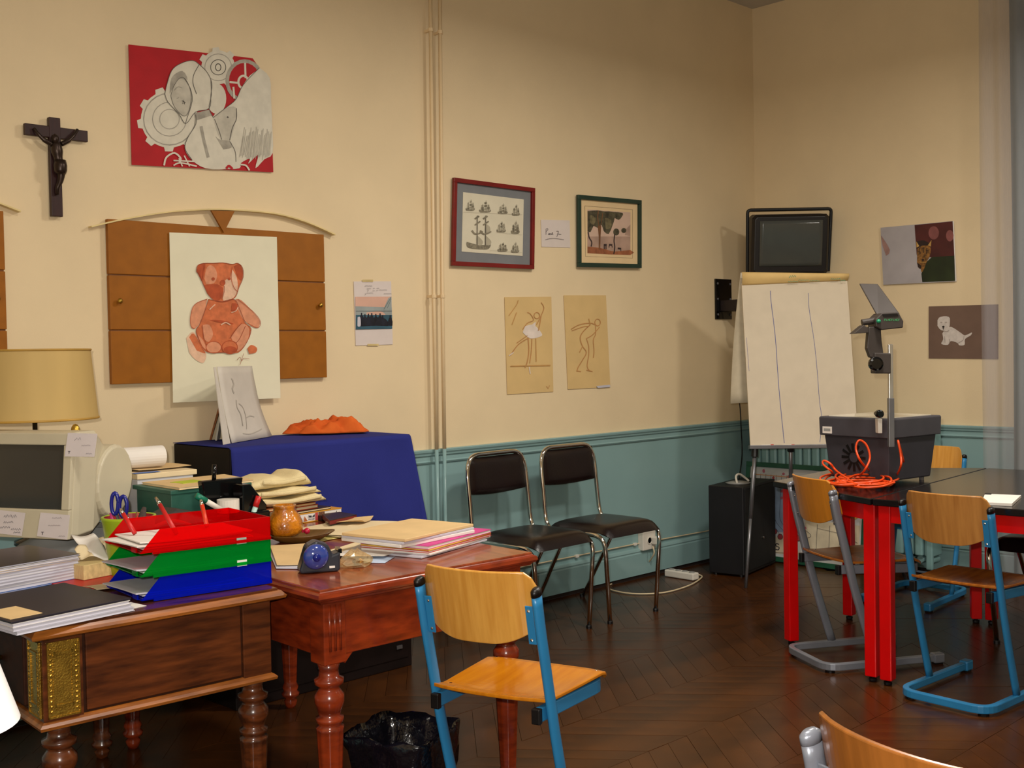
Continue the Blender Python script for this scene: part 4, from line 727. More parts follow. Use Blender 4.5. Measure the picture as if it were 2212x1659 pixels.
q = MB(); q.box(-.05, .20, -.14, .14, -.235, -.215, TM); q.box(.04, .2, -.03, .03, -.26, -.225, TM); q.build('tray', black, t, bevel=.003)
q = MB(); q.tube(smooth_path([TM @ Vector((.2, .1, -.1)), WA(1598, 780, .05), WA(1600, 900, .04), WA(1603, 980, .04), WA(1596, 1035, .2)], 6), .004, 6); q.build('power_lead', black, t, smooth=True)

# ================================================================== black cabinet on the floor by the flip chart
CM = Matrix.Translation(Vector((-.862, -.466, 0))) @ Matrix.Rotation(math.radians(11), 4, 'Z')
t = wthing('black_cabinet', 'small black cabinet on the floor behind the flip chart leg', 'cabinet', CM @ Vector((.25, .1, 0)))
q = MB(); q.box(0, .49, 0, .22, .012, .53, CM); q.build('body', mat('cabinet_black', (24, 23, 26), .45, var=.06), t, bevel=.004)
q = MB(); q.box(.015, .475, -.006, .002, .03, .515, CM); dr = q.build('front_panel', mat('grille_black', (8, 8, 9), .7, bump=.3, bscale=500), t, bevel=.002)
q = MB(); q.lathe([(.007, 0), (.007, .008), (.002, .011)], 10, (0, 0, 0), CM @ Matrix.Translation((.27, -.006, .2)) @ Matrix.Rotation(math.pi/2, 4, 'X')); q.build('knob', chrome, dr)
for x in (.03, .46):
    for y in (.03, .19): q = MB(); q.lathe([(.012, 0), (.012, .014)], 8, (x, y, 0), CM); q.build('foot', black, t)
t = wthing('cable_adapter', 'pale plastic adapter with cable lying on the small black cabinet', 'adapter', CM @ Vector((.2, .1, .53)))
q = MB(); q.lathe([(.07, 0), (.075, .006), (.04, .014), (.001, .016)], 18, CM @ Vector((.16, .1, .531))); q.build('disc', grey_p, t, smooth=True)
q = MB(); q.tube(smooth_path([CM @ Vector(p) for p in ((.1, .08, .54), (.13, .1, .575), (.18, .1, .585), (.22, .08, .56), (.23, .06, .54))], 5), .007, 7); q.build('lead', plastic_w, t, smooth=True)

# ================================================================== poster in green frame leaning on the radiator
yl, yr = -.085, -.935; pb, pt_ = Vector((-.315, 0, .004)), Vector((-.245, 0, .612)); pn = Vector((-(pt_.z-pb.z), 0, (pt_.x-pb.x))).normalized()
def LP(u, v, off=0): p = pb.lerp(pt_, v); return Vector((p.x, yl+(yr-yl)*u, p.z))+pn*off
t = wthing('leaning_poster', 'flower drawing in green frame leaning against the radiator', 'poster', LP(.5, 0))
q = MB(); q.prism([LP(0, 0), LP(1, 0), LP(1, 1), LP(0, 1)], -pn*.006); q.build('backing', black, t)
gf = mat('poster_frame_green', (36, 86, 62), .4)
for (a, bb, c, d) in ((0, 1, 0, .05), (0, 1, .95, 1), (0, .033, .05, .95), (.967, 1, .05, .95)):
    q = MB(); q.prism([LP(a, c), LP(bb, c), LP(bb, d), LP(a, d)], pn*.016); q.build('frame_bar', gf, t, bevel=.002)
q = MB(); q.prism([LP(.033, .05), LP(.967, .05), LP(.967, .95), LP(.033, .95)], pn*.003); ps = q.build('poster_sheet', mat('poster_paper', (206, 206, 204), .5, var=.02), t)
pk = {'p': mat('poster_pink', (196, 110, 128), .6, var=.15), 'r': mat('poster_red', (182, 76, 80), .6, var=.15), 'k': ink, 'b': mat('poster_blue', (150, 170, 196), .6, var=.1), 'y': mat('poster_yellow', (212, 184, 84), .6), 'c': mat('poster_cream', (220, 206, 176), .6), 'o': mat('poster_orange', (214, 150, 100), .6)}
pp, pst = [('b', [(.05, .30), (.5, .30), (.5, .80), (.05, .80)]), ('c', [(.52, .08), (.95, .08), (.95, .45), (.52, .45)]), ('c', [(.05, .08), (.5, .08), (.42, .24), (.1, .26)])], []
rr = random.Random(5)
for k in range(9):
    x = .08+k*.045; pst.append(('k', .003, [(p[0], p[1]) for p in sm([(x, .88), (x, .6), (x+.01, .42), (x+.05+.01*k, .31), (x+.1, .27)], 5)]))
for k in range(34):
    x, y = rr.uniform(.06, .52), rr.uniform(.24, .92); pp.append((rr.choice('pprr'), sm([(x, y), (x+.014, y+.016), (x+.006, y+.034), (x-.008, y+.02)], 3)+[(x, y)]))
for k in range(9):
    x, y = .07+.05*k, .27+.03*math.sin(k*2); pp.append(('r', ell(x, y, .022, .028, n=10))); pst.append(('k', .004, ellc(x, y, .022, .028, n=12)))
for k in range(5): pp.append(('p', ell(.15+k*.17, .905-.01*k, .012, .014, n=8)))
pst.append(('o', .008, [(.06, .87), (.9, .86)]))
pp += [('p', ell(.44, .56, .05, .06)), ('o', ell(.44, .56, .032, .038)), ('y', ell(.44, .56, .02, .024)), ('y', sm([(.86, .56), (.9, .62), (.95, .6), (.93, .52), (.88, .5)], 3))]
pst += [('k', .008, [(.20, .12), (.20, .18)]), ('k', .007, sm([(.20, .17), (.22, .185), (.235, .175)])), ('k', .008, sm([(.315, .175), (.29, .18), (.29, .155), (.315, .145), (.31, .12), (.285, .122)])), ('k', .008, [(.37, .12), (.37, .175)]), ('k', .004, sm([(.06, .2), (.12, .12), (.25, .09), (.45, .1)])), ('k', .003, sm([(.55, .5), (.7, .47), (.85, .47)])), ('k', .003, [(.62, .42), (.62, .1)]), ('k', .003, [(.72, .42), (.72, .1)]), ('k', .003, [(.8, .3), (.8, .12)]), ('k', .003, sm([(.62, .38), (.8, .35), (.94, .28)])), ('k', .003, [(.88, .26), (.88, .12)])]
art('print', pk, ps, lambda x, y: LP(x, y, .003), pn, pp, pst, off=.0005, step=.00005)

# ================================================================== desks
def turned(q, prof, c, n=24, flutes=None):
    rings = []
    for r, z, fl in prof:
        rings.append([Vector((c[0]+(r*(1-(.10*fl*max(0, math.cos(10*2*math.pi*j/n))**1)))*math.cos(2*math.pi*j/n), c[1]+(r*(1-(.10*fl*max(0, math.cos(10*2*math.pi*j/n)))))*math.sin(2*math.pi*j/n), c[2]+z)) for j in range(n)])
    q.loft(rings)
def leg_prof(zt, k=1.0):
    h = zt; f = lambda z: z*h
    P = [(.016, 0, 0), (.020, .02, 0), (.024, .05, 0), (.018, .07, 0), (.030, .085, 0), (.032, .105, 0), (.024, .12, 0), (.029, .15, 0), (.022, .18, 0), (.0235, .20, 1), (.034, .66, 1), (.035, .68, 0), (.026, .69, 0), (.034, .705, 0), (.035, .725, 0), (.026, .735, 0), (.030, .76, 0), (.037, .80, 0), (.037, .835, 0), (.028, .86, 0), (.024, .875, 0), (.036, .89, 0), (.037, .915, 0), (.026, .925, 0), (.024, .96, 0), (.030, 1.0, 0)]
    return [(r*k, f(z), fl) for r, z, fl in P]
# --- dark writing desk with brass plates
D1 = Vector((-5.08, -1.672, 0)); d1r = math.radians(-3.0); Z1 = .73
t = thing('writing_desk', 'dark walnut writing desk with brass corner plates', 'desk', D1, d1r)
xl, xr, dp = -.317, .302, 1.20
q = MB(); pr1 = [(.0, .700), (-.012, .704), (-.015, .712), (-.010, .718), (-.004, .722), (.0, .730)]
rings = []
for d, z in [(.03, .698), (.0, .700), (-.012, .705), (-.014, .712), (-.008, .718), (-.003, .724), (.006, .730)]:
    rings.append([Vector((xl+d, d, z)), Vector((xr-d, d, z)), Vector((xr-d, dp-d, z)), Vector((xl+d, dp-d, z))])
q.loft(rings[:-1], cap=True); top1 = q.build('top_moulding', walnut_l, t)
q = MB(); q.box(xl+.003, xr-.003, .003, dp-.003, .722, .730); q.build('top', walnut, t, bevel=.002)
bx0, bx1, by0, by1 = xl+.018, xr-.018, .018, dp-.02
q = MB(); q.box(bx0+.008, bx1-.008, by0+.008, by1-.008, .505, .699); q.build('case', walnut_d, t)
q = MB(); q.box(bx0+.10, bx1-.085, by0+.002, by0+.012, .515, .697); q.build('front_panel', walnut, t, bevel=.002)
q = MB(); q.box(bx1-.08, bx1, by0, by0+.08, .505, .699); q.build('corner_post', walnut, t, bevel=.002)
q = MB(); q.box(bx0, bx0+.092, by0, by0+.092, .505, .699); cp = q.build('corner_post', walnut, t, bevel=.002)
for (M, nm) in ((Matrix.Translation((bx0+.046, by0, .602)), 'f'), (Matrix.Translation((bx0, by0+.046, .602)) @ Matrix.Rotation(-math.pi/2, 4, 'Z'), 's')):
    q = MB(); q.box(-.037, .037, -.004, 0, -.088, .088, M); bp_ = q.build('brass_plate', brass, t, bevel=.0015)
    for (a, c, e, g) in ((-.022, .022, .058, .064), (-.022, .022, -.064, -.058), (-.024, -.018, -.064, .064), (.018, .024, -.064, .064), (-.037, .037, .084, .088), (-.037, .037, -.088, -.084), (-.037, -.034, -.088, .088), (.034, .037, -.088, .088)):
        q = MB(); q.box(a, c, -.0065, -.003, e, g, M); q.build('plate_rib', brass, bp_)
    q = MB()
    for k in range(13):
        for x in (-.029, .029): q.lathe([(.004, 0), (.003, .002), (.001, .003)], 6, (0, 0, 0), M @ Matrix.Translation((x, -.004, -.072+k*.012)) @ Matrix.Rotation(math.pi/2, 4, 'X'))
    o = q.build('beading', brass, bp_); o['kind'] = 'stuff'
for k in range(3):       # drawers on the sitter's side
    y0, y1 = by0+.12+k*.36, by0+.12+k*.36+.33
    q = MB(); q.box(bx0-.004, bx0+.012, y0, y1, .52, .69); dw = q.build('drawer', walnut_d, t, bevel=.003)
    q = MB(); q.lathe([(.006, 0), (.006, .01), (.013, .016), (.012, .024), (.002, .027)], 12, (0, 0, 0), Matrix.Translation((bx0-.004, (y0+y1)/2, .605)) @ Matrix.Rotation(-math.pi/2, 4, 'Y')); q.build('knob', brass, dw, smooth=True)
rings = []
for d, z in ((.004, .488), (-.010, .490), (-.012, .497), (-.006, .503), (.0, .507), (.004, .509)): rings.append([Vector((bx0+d, by0+d, z)), Vector((bx1-d, by0+d, z)), Vector((bx1-d, by1-d, z)), Vector((bx0+d, by1-d, z))])
q = MB(); q.loft(rings); q.build('base_moulding', walnut_l, t)
for x in (bx0+.05, bx1-.030):
    for y in (by0+.05, by1-.05): q = MB(); turned(q, leg_prof(.49, 1.06), (x, y, 0), 40); q.build('leg', walnut, t, smooth=True)
# --- red brown table with fluted legs
Z2 = .74; X2a, X2b, Y2a, Y2b = -4.742, -3.982, -1.862, -.485
t = thing('writing_table', 'red brown table with turned fluted legs beside the desk', 'table', ((X2a+X2b)/2, (Y2a+Y2b)/2, 0), math.radians(-2))
w2, h2 = (X2b-X2a)/2, (Y2b-Y2a)/2
rings = []
for d, z in ((.030, .700), (.014, .702), (.010, .708), (.002, .712), (-.002, .718), (.0, .728), (.008, .732), (.012, .736)): rings.append([Vector((sx_*(w2-d), sy_*(h2-d), z)) for sx_, sy_ in ((-1, -1), (1, -1), (1, 1), (-1, 1))])
q = MB(); q.loft(rings); q.build('top_moulding', mahog, t)
q = MB(); q.box(-w2+.010, w2-.010, -h2+.010, h2-.010, .730, .740); q.build('top', mahogt, t, bevel=.003)
ai = .035
for (a, c, e, g) in ((-w2+ai+.06, w2-ai-.06, -h2+ai+.006, -h2+ai+.024), (-w2+ai+.06, w2-ai-.06, h2-ai-.024, h2-ai-.006), (-w2+ai+.006, -w2+ai+.024, -h2+ai+.06, h2-ai-.06), (w2-ai-.024, w2-ai-.006, -h2+ai+.06, h2-ai-.06)):
    q = MB(); q.box(a, c, e, g, .555, .701); q.build('apron', mahog, t, bevel=.002)
for sx_ in (-1, 1):
    for sy_ in (-1, 1):
        cx_, cy_ = sx_*(w2-ai-.034), sy_*(h2-ai-.034); q = MB(); q.box(cx_-.034, cx_+.034, cy_-.034, cy_+.034, .535, .701); cb = q.build('corner_block', mahog, t, bevel=.003)
        for k in (-1, 0, 1):
            q = MB(); y_ = cy_+sy_*.034; q.tube([(cx_+k*.016, y_, .57), (cx_+k*.016, y_, .69)], .004, 6); q.build('reed', mahog, cb, smooth=True)
        q = MB()
        for s_ in (-1,): q.prism([(cx_-sx_*.034, cy_+sy_*.026, .555), (cx_-sx_*.058, cy_+sy_*.026, .555), (cx_-sx_*.048, cy_+sy_*.026, .545), (cx_-sx_*.034, cy_+sy_*.026, .53)], (0, -sy_*.018, 0))
        q.build('bracket', mahog, cb)
        q = MB(); turned(q, leg_prof(.538, 1.05), (cx_, cy_, 0), 40); q.build('leg', mahog, t, smooth=True)

# ================================================================== black chest under a blue cloth
BX0, BX1, BY0, BZ = -4.200, -3.345, -.455, .994
t = thing('black_chest', 'tall black chest against the back wall under blue cloth', 'chest', ((BX0+BX1)/2, (BY0-.02)/2, 0)); wx, wy = (BX1-BX0)/2, (-.02-BY0)/2
chm = mat('chest_black', (22, 12, 10), 0.55, var=0.15, spec=0.25)
q = MB(); q.box(-wx, wx, -wy, wy, .0, BZ); q.build('carcass', chm, t, bevel=.004)
for k in range(2): q = MB(); q.box(-wx+.02+k*wx, -.005+k*(wx-.015), -wy-.004, -wy+.004, .04, BZ-.03); dd = q.build('door', chm, t, bevel=.003); q = MB(); q.box((.34 if k else -.06)-.0, (.37 if k else -.04), -wy-.009, -wy-.004, .085, .10); q.build('latch', steel, dd)
clm = mat('royal_blue_cloth', (42, 48, 122), 0.85, var=0.06, scale=3, bump=0.1, bscale=500, spec=0.15)
CW, CD, DROP = BX1-BX0, .441, .40
def cloth(u, v):
    s = u*(CW+.30); tt = v*(CD+DROP); a = s-CW; c = tt-CD; top = BZ+.004
    wv = .5*math.sin(7*s+2*tt)+.5*math.sin(15*s-3*tt+1)
    if c <= 0 and a <= 0: return Vector((BX0-.004+s, -.022-tt, top+.001*wv))
    if a <= 0:
        am = min(1, c/.35); return Vector((BX0-.004+s+.012*am*math.sin(5*s), -.022-CD-.008-am*(.010+.022*(1+math.sin(11*s-5*c+1.2)*.6+.5*math.sin(23*s-9*c))*.5+.02*max(0, (s-CW+.25)/.25)), top-c+.0*am))
    if c <= 0:
        am = min(1, a/.3); return Vector((BX1+.008+am*(.01+.01*math.sin(12*tt)), -.022-tt, top-a))
    rr = math.hypot(a, c); ph = math.atan2(c, a); rho = rr*(.04+.09*math.sin(2*ph)**2)+.008; drop = math.sqrt(max(1e-6, rr*rr-(rho-.008)**2))
    return Vector((BX1+rho*math.cos(ph), -.022-CD-rho*math.sin(ph)-.045*min(1, c/.35)*math.sin(ph), top-drop))
q = MB(); q.grid(cloth, 70, 60); o = q.build('blue_cloth', clm, None, smooth=True); tag(o, 'royal blue cloth draped over the black chest', 'cloth')
s_ = o.modifiers.new('thickness', 'SOLIDIFY'); s_.thickness = .002; s_.offset = 1

# things on the chest
t = wthing('propped_sketch', 'pale pencil sketch on card propped on blue cloth', 'drawing', (-3.98, -.25, .99))
ZC = BZ+.007
pA, pB = ZP(502, 957, ZC), ZP(588, 942, ZC)
bk = Vector((-(pB-pA).y, (pB-pA).x, 0)).normalized(); tl = onp(470, 792, pA+bk*.07, fh); tr_ = onp(547, 790, pB+bk*.07, fh)
nn = (pB-pA).cross(tl-pA).normalized()
def PS(u, v): return pA.lerp(pB, u).lerp(tl.lerp(tr_, u), v)
q = MB(); q.grid(lambda u, v: PS(u, v)-nn*.012*math.sin(math.pi*v)*(.4+u), 8, 10, lambda u, v: -nn*.004); q.build('card', mat('sketch_card', (206, 198, 186), .75, var=.03), t, smooth=True)
q = MB(); q.prism([PS(0, 0)-nn*.008, PS(0, 1)-nn*.008, PS(0, 1)-nn*.008-(pB-pA)*.04, PS(0, 0)-nn*.008-(pB-pA)*.16], -nn*.003); q.build('back_card', MATS['sketch_card'], t)
art('pencil_marks', {'p': mat('pencil_soft', (182, 174, 162), .8)}, t, lambda u, v: PS(u, v)-nn*.012*math.sin(math.pi*v)*(.4+u), nn, [], [('p', .02, [(.32, .84), (.36, .80)]), ('p', .03, sm([(.34, .82), (.36, .76), (.30, .70), (.33, .64)])), ('p', .012, sm([(.40, .5), (.48, .45), (.5, .35), (.46, .22), (.42, .15)])), ('p', .02, sm([(.35, .55), (.33, .45), (.38, .35), (.35, .2)])), ('p', .012, sm([(.5, .3), (.62, .32), (.72, .3)])), ('p', .012, sm([(.3, .1), (.5, .08), (.8, .12)]))], off=.0015, step=.0002)
t = wthing('propped_book', 'open book with brown cover standing like a tent behind sketch', 'book', (-4.02, -.2, .99))
a0, a1 = ZP(452, 950, ZC), ZP(470, 952, ZC); ap = onp(477, 860, a0.lerp(a1, .5)+Vector((.03, 0, 0)), (0, 1, 0)); rg = ZP(494, 956, ZC)
dv = Vector((.10, .16, 0))
q = MB(); q.prism([a0, a0+dv, ap+dv, ap], (a1-a0)*.25); q.build('cover', mat('book_brown', (134, 76, 30), .5, var=.3, scale=60), t)
q = MB(); q.prism([a1+(a1-a0)*-.3, a1+dv, ap+dv+Vector((.004, 0, -.01)), ap+Vector((.004, 0, -.01))], (a1-a0)*.2); q.build('pages', mat('book_pages', (196, 200, 196), .7), t)
q = MB(); q.prism([rg, rg+dv, ap+dv+Vector((.008, 0, 0)), ap+Vector((.008, 0, 0))], Vector((-.012, 0, 0))); q.build('cover', mat('book_cream', (206, 194, 170), .6, var=.05), t)
ocm = mat('orange_cloth_print', (218, 106, 44), .85, var=.08, scale=9, col2=(196, 84, 34), spec=.1)
ce = ZP(716, 940, BZ)
def ocl(u, v):
    a = 2*math.pi*u; r1 = v*(1+.07*math.sin(5*a+.7)+.05*math.sin(9*a)); x = .148*r1*math.cos(a); y = .108*r1*math.sin(a)
    n1 = noise.noise(Vector((x*16, y*16, 3.1))); n2 = noise.noise(Vector((x*38, y*38, 7.7))); rid = 1-abs(noise.noise(Vector((x*22+4, y*22, 1.3))))*2
    hgt = (.046*(1-v**4)*(.8+.7*n1)+.034*max(0, rid-.25)*(1-v**5)+.016*n2*(1-v**6)); return Vector((ce.x+(x-y*.35)*1.0, ce.y+.03+y*.9-x*.45, BZ+.010+max(0, hgt)))
q = MB(); q.grid(ocl, 90, 30); o = q.build('orange_cloth', ocm, None, smooth=True); tag(o, 'crumpled orange printed cloth lying on the blue cloth', 'cloth'); s_ = o.modifiers.new('thickness', 'SOLIDIFY'); s_.thickness = .003

# ================================================================== computer monitor with paper slips
mr_ = Vector((.444, -.895, 0)).normalized(); mn = Vector((-mr_.y*-1, 0, 0)); mn = Vector((-.895, -.444, 0)).normalized()
crn = ZP(150, 1166, .80); MO = crn-mr_*.195
tilt = math.radians(6)
def MF(r, d, z):      # r to the viewer's right, d behind the screen face, z up from the chin ; whole case leans back a little
    zz = z*math.cos(tilt)-d*math.sin(tilt)*-1*0; dd = d+z*math.sin(tilt)
    return MO+mr_*r-mn*dd+Vector((0, 0, zz))
t = wthing('computer_monitor', 'beige tube monitor on the desk with three paper slips', 'monitor', MO+Vector((0, 0, Z1-.80))-mn*.15)
def mring(hw, z0, z1, d, r=.02): return [MF(x, d, z) for x, z in ((-hw, z0+r), (-hw, z1-r), (-hw+r, z1), (hw-r, z1), (hw, z1-r), (hw, z0+r), (hw-r, z0), (-hw+r, z0))]
MHt = .318
q = MB(); q.loft([mring(.197, 0, MHt, .005, .012), mring(.200, -.003, MHt+.003, .03, .012), mring(.198, .0, MHt+.002, .10, .015), mring(.16, .02, MHt-.05, .20, .03), mring(.125, .03, MHt-.10, .33, .04), mring(.11, .04, MHt-.11, .36, .04)]); q.build('case', beige_p, t, bevel=.003)
for (x0, x1, z0, z1) in ((-.195, .195, 0, .088), (-.195, .195, MHt-.036, MHt), (-.195, -.165, .088, MHt-.036), (.165, .195, .088, MHt-.036)):
    q = MB(); P8 = [MF(x, d, z) for d in (-.008, .006) for x, z in ((x0, z0), (x1, z0), (x1, z1), (x0, z1))]
    q.add(P8, [(0, 1, 2, 3), (7, 6, 5, 4), (0, 4, 5, 1), (1, 5, 6, 2), (2, 6, 7, 3), (3, 7, 4, 0)]); q.build('bezel_bar', beige_p, t, bevel=.003)
def crt(u, v):
    x = -.167+.334*u; z = .086+.198*v; return MF(x, .004-.006*(1-((u-.5)**2+(v-.5)**2)*2), z)
q = MB(); q.grid(crt, 14, 10); q.build('screen', mat('crt_glass', (58, 56, 52), .12, var=.02), t, smooth=True)
q = MB(); mr3 = [MF(.192, .19+.085*math.cos(a), .155+.115*math.sin(a)) for a in [2*math.pi*k/24 for k in range(24)]]; mr4 = [p+mr_*.012 for p in mr3]; q.loft([[p-mr_*.05 for p in mr3], mr3, [p.lerp(sum(mr4, Vector())/24, .06)+mr_*.010 for p in mr3]]); q.build('side_bulge', beige_p, t, bevel=.004)
q = MB()
for k in range(9): a = MF(.14, .22+k*.013, .0); q.prism([a, a-mn*.006, a-mn*.006+Vector((0, 0, -.045)), a+Vector((0, 0, -.045))], -mr_*.22)
o = q.build('vent_ribs', grey_p, t); o['kind'] = 'stuff'
bc = MO-mn*.15; q = MB(); q.lathe([(.12, Z1), (.125, Z1+.008), (.10, Z1+.03), (.06, Z1+.05), (.055, .815)], 28, (bc.x, bc.y, 0)); q.build('swivel_base', grey_p, t, smooth=True)
def MPx(x, y, off=.010): return onp(x, y, MF(0, 0, .1)+mn*off, -(MF(0, 0, 1)-MF(0, 0, 0)).cross(mr_))
mnn = (MF(0, 0, 1)-MF(0, 0, 0)).cross(mr_).normalized(); mnn = mnn if mnn.dot(mn) > 0 else -mnn
def slip(label, px, marks, seed):
    P = [MPx(x, y) for x, y in px]; t = wthing('paper_slip', label, 'note', sum(P, Vector())/4, 'paper slips stuck on the monitor')
    q = MB(); q.prism(P, mnn*.0008); q.build('paper', mat('slip_white', (216, 206, 206), .7, var=.02), t)
    art('handwriting', {'i': ink, 'f': mat('ink_faint', (160, 150, 154), .7)}, t, lambda x, y: MPx(x, y, .0112), mnn, [], marks, off=.0003, step=.00005)
TT = lambda x, y, s: [('i', 1.2, [(x-s, y), (x+s, y)]), ('i', 1.4, [(x, y), (x-.3, y+s*1.9)])]
slip('paper slip with a printed T at the top right of the monitor', [(147, 935), (210.5, 937), (204, 987), (140, 986)], TT(149.5, 975, 2.6)+[('f', 1, scrib(162, 948, 14, 8, 2, 1)), ('f', 1, scrib(176, 962, 20, 3, 5, 2)), ('f', 1, scrib(186, 980, 12, 3, 3, 3))], 1)
slip('handwritten paper slip at the lower left of the monitor', [(-6, 1101), (55, 1108), (47, 1158), (-6, 1152)], [('i', 1.1, scrib(9, 1115, 26, 8, 6, 4, .02)), ('i', 1, scrib(8, 1128, 20, 5, 5, 5)), ('i', 1, scrib(0, 1139, 22, 5, 4, 6)), ('i', 1, scrib(24, 1143, 20, 6, 5, 7)), ('i', 1, scrib(30, 1150, 14, 4, 3, 8))], 2)
slip('paper slip with a printed T at the lower right of the monitor', [(88, 1107), (151, 1113), (145, 1166), (80, 1158)], TT(92, 1149.5, 3)+[('f', 1, scrib(113, 1119, 20, 4, 5, 9)), ('f', 1, scrib(104, 1135, 26, 2, 5, 10)), ('f', 1, scrib(127, 1158, 14, 3, 3, 11))], 3)
bl = onp(163, 927, MF(0, .06, MHt), (0, 1, 0)); t = wthing('brass_bell', 'small brass bell standing on top of the monitor', 'bell', bl-Vector((0, 0, .012))); q = MB(); q.lathe([(.016, 0), (.014, .004), (.012, .014), (.007, .022), (.001, .025)], 14, bl-Vector((0, 0, .008))); q.build('dome', brass, t, smooth=True); q = MB(); q.lathe([(.018, 0), (.018, .003)], 14, bl-Vector((0, 0, .012))); q.build('rim', blackg, t)

# ================================================================== table lamp behind the monitor
lc = WA(75, 900, .44); t = wthing('table_lamp', 'table lamp with large beige drum shade behind the monitor', 'lamp', (lc.x, -.44, Z1))
zb_, zt_ = WA(75, 905, .44).z, WA(75, 757, .44).z; rb = WA(204, 888, .44).x-lc.x-.004; rt_ = WA(188, 755, .44).x-lc.x-.004
shm = mat('lamp_shade', (206, 176, 112), .7, var=.03, scale=3, stretch=(4, 4, .3), transl=.25)
q = MB(); n = 40
def shd(u, v): a = 2*math.pi*u; r0 = rb+(rt_-rb)*v; return Vector((lc.x+r0*math.cos(a), -.44+r0*math.sin(a), zb_+(zt_-zb_)*v))
q.grid(shd, 48, 4); sh = q.build('shade', shm, t, smooth=True)
for z, r0 in ((zb_, rb), (zt_, rt_)): q = MB(); q.tube(arc((lc.x, -.44, z), r0, 0, 2*math.pi*47/48, 47), .004, 6, closed=True); q.build('shade_rim', mat('shade_rim', (176, 136, 58), .5), sh, smooth=True)
q = MB(); q.tube([(lc.x, -.44, Z1+.03), (lc.x, -.44, zt_-.04)], .008, 10); q.build('stem', blackg, t, smooth=True)
q = MB(); q.lathe([(.075, 0), (.075, .012), (.05, .02), (.02, .035), (.012, .06)], 24, (lc.x, -.44, Z1)); q.build('base', blackg, t, smooth=True)
q = MB(); q.lathe([(.012, 0), (.03, .04), (.032, .07), (.018, .1), (.001, .105)], 14, (lc.x, -.44, zt_-.16)); q.build('bulb', plastic_w, t, smooth=True)
for k in range(3):
    a = 2*math.pi*k/3; q = MB(); q.tube([(lc.x, -.44, zt_-.02), (lc.x+rt_*math.cos(a), -.44+rt_*math.sin(a), zt_-.004)], .002, 6); q.build('spider_arm', steel, sh)

# ================================================================== papers and boxes on the desks
def block(name, label, cat, corners, z0, z1, m, group=None, page_m=None, cover=.002):
    c = sum((Vector((x, y, 0)) for x, y in corners), Vector())/len(corners); t = wthing(name, label, cat, (c.x, c.y, z0), group)
    if page_m:
        q = MB(); ins = [(c.x+(x-c.x)*.985, c.y+(y-c.y)*.985) for x, y in corners]; q.prism([(x, y, z0+cover) for x, y in ins], (0, 0, z1-z0-2*cover)); q.build('pages', page_m, t)
        for za in (z0, z1-cover): q = MB(); q.prism([(x, y, za) for x, y in corners], (0, 0, cover)); q.build('cover', m, t)
    else:
        q = MB(); q.prism([(x, y, z0) for x, y in corners], (0, 0, z1-z0)); q.build('body', m, t, bevel=min(.002, (z1-z0)*.2))
    return t
def rect(cx, cy, w, d, ang=0):
    c, s = math.cos(math.radians(ang)), math.sin(math.radians(ang)); return [(cx+x*c-y*s, cy+x*s+y*c) for x, y in ((-w/2, -d/2), (w/2, -d/2), (w/2, d/2), (-w/2, d/2))]
def paper(label, corners, z, m, cat='paper', name='loose_paper', group=None, th=.0008, curl=0.0, seed=0):
    c = sum((Vector((x, y, 0)) for x, y in corners), Vector())/4; A, B2, C2, D2 = [Vector((x, y, 0)) for x, y in corners]; q = MB()
    def fn(u, v): p = A.lerp(B2, u).lerp(D2.lerp(C2, u), v); return Vector((p.x, p.y, z+curl*(abs(u-.5)*2)**3*(.5+.5*math.sin(seed+3*v))))
    q.grid(fn, 8, 4, lambda u, v: Vector((0, 0, -th))); o = q.build(name, m, None); return tag(o, label, cat, group)
mag_m = [mat('mag_grey', (190, 188, 200), .5, var=.05), mat('mag_white', (214, 210, 206), .5, var=.05), mat('mag_tan', (206, 178, 140), .5, var=.05)]
# stack of magazines at the left edge
zz = Z1+.001; hs = [.004, .009, .008, .008, .007, .007, .008, .006, .006, .005]; cols = ['b', 0, 1, 0, 0, 1, 0, 2, 1, 'k']
bluec = mat('blue_cover', (28, 96, 176), .4); darkc = mat('dark_cover', (44, 30, 26), .3, var=.2)
for k, h_ in enumerate(hs):
    m_ = bluec if cols[k] == 'b' else darkc if cols[k] == 'k' else mag_m[cols[k]]
    lab = 'thin blue covered booklet under the stack of magazines at the left' if cols[k] == 'b' else 'dark glossy magazine on top of the stack at the left edge' if cols[k] == 'k' else 'plain magazine, '+('', 'second', 'third', 'fourth', 'fifth', 'sixth', 'seventh', 'eighth', 'ninth')[k]+' from the bottom of the left stack'
    block('magazine', lab, 'magazine', rect(-5.30+random.uniform(-.006, .006)+(.006 if k == 0 else 0), -1.065+random.uniform(-.005, .005), .40, .27, 9+random.uniform(-2, 2)), zz, zz+h_, m_, 'magazines in the left stack', lilac, .0008); zz += h_+.0003
block('cream_tray_pad', 'cream ridged pad beside the magazine stack', 'pad', rect(-5.045, -1.10, .13, .20, 10), Z1+.004, Z1+.045, mat('ridged_cream', (214, 190, 132), .6, var=.1, scale=60, stretch=(1, 8, 1)))
block('red_folder', 'flat red folder lying under the cream pad', 'folder', rect(-5.06, -1.22, .20, .20, 8), Z1+.0005, Z1+.0035, mat('red_folder', (186, 22, 24), .4))
t = paper('torn beige paper slip lying before the red folder', rect(-5.06, -1.335, .15, .07, 6), Z1+.006, offw, curl=.006)
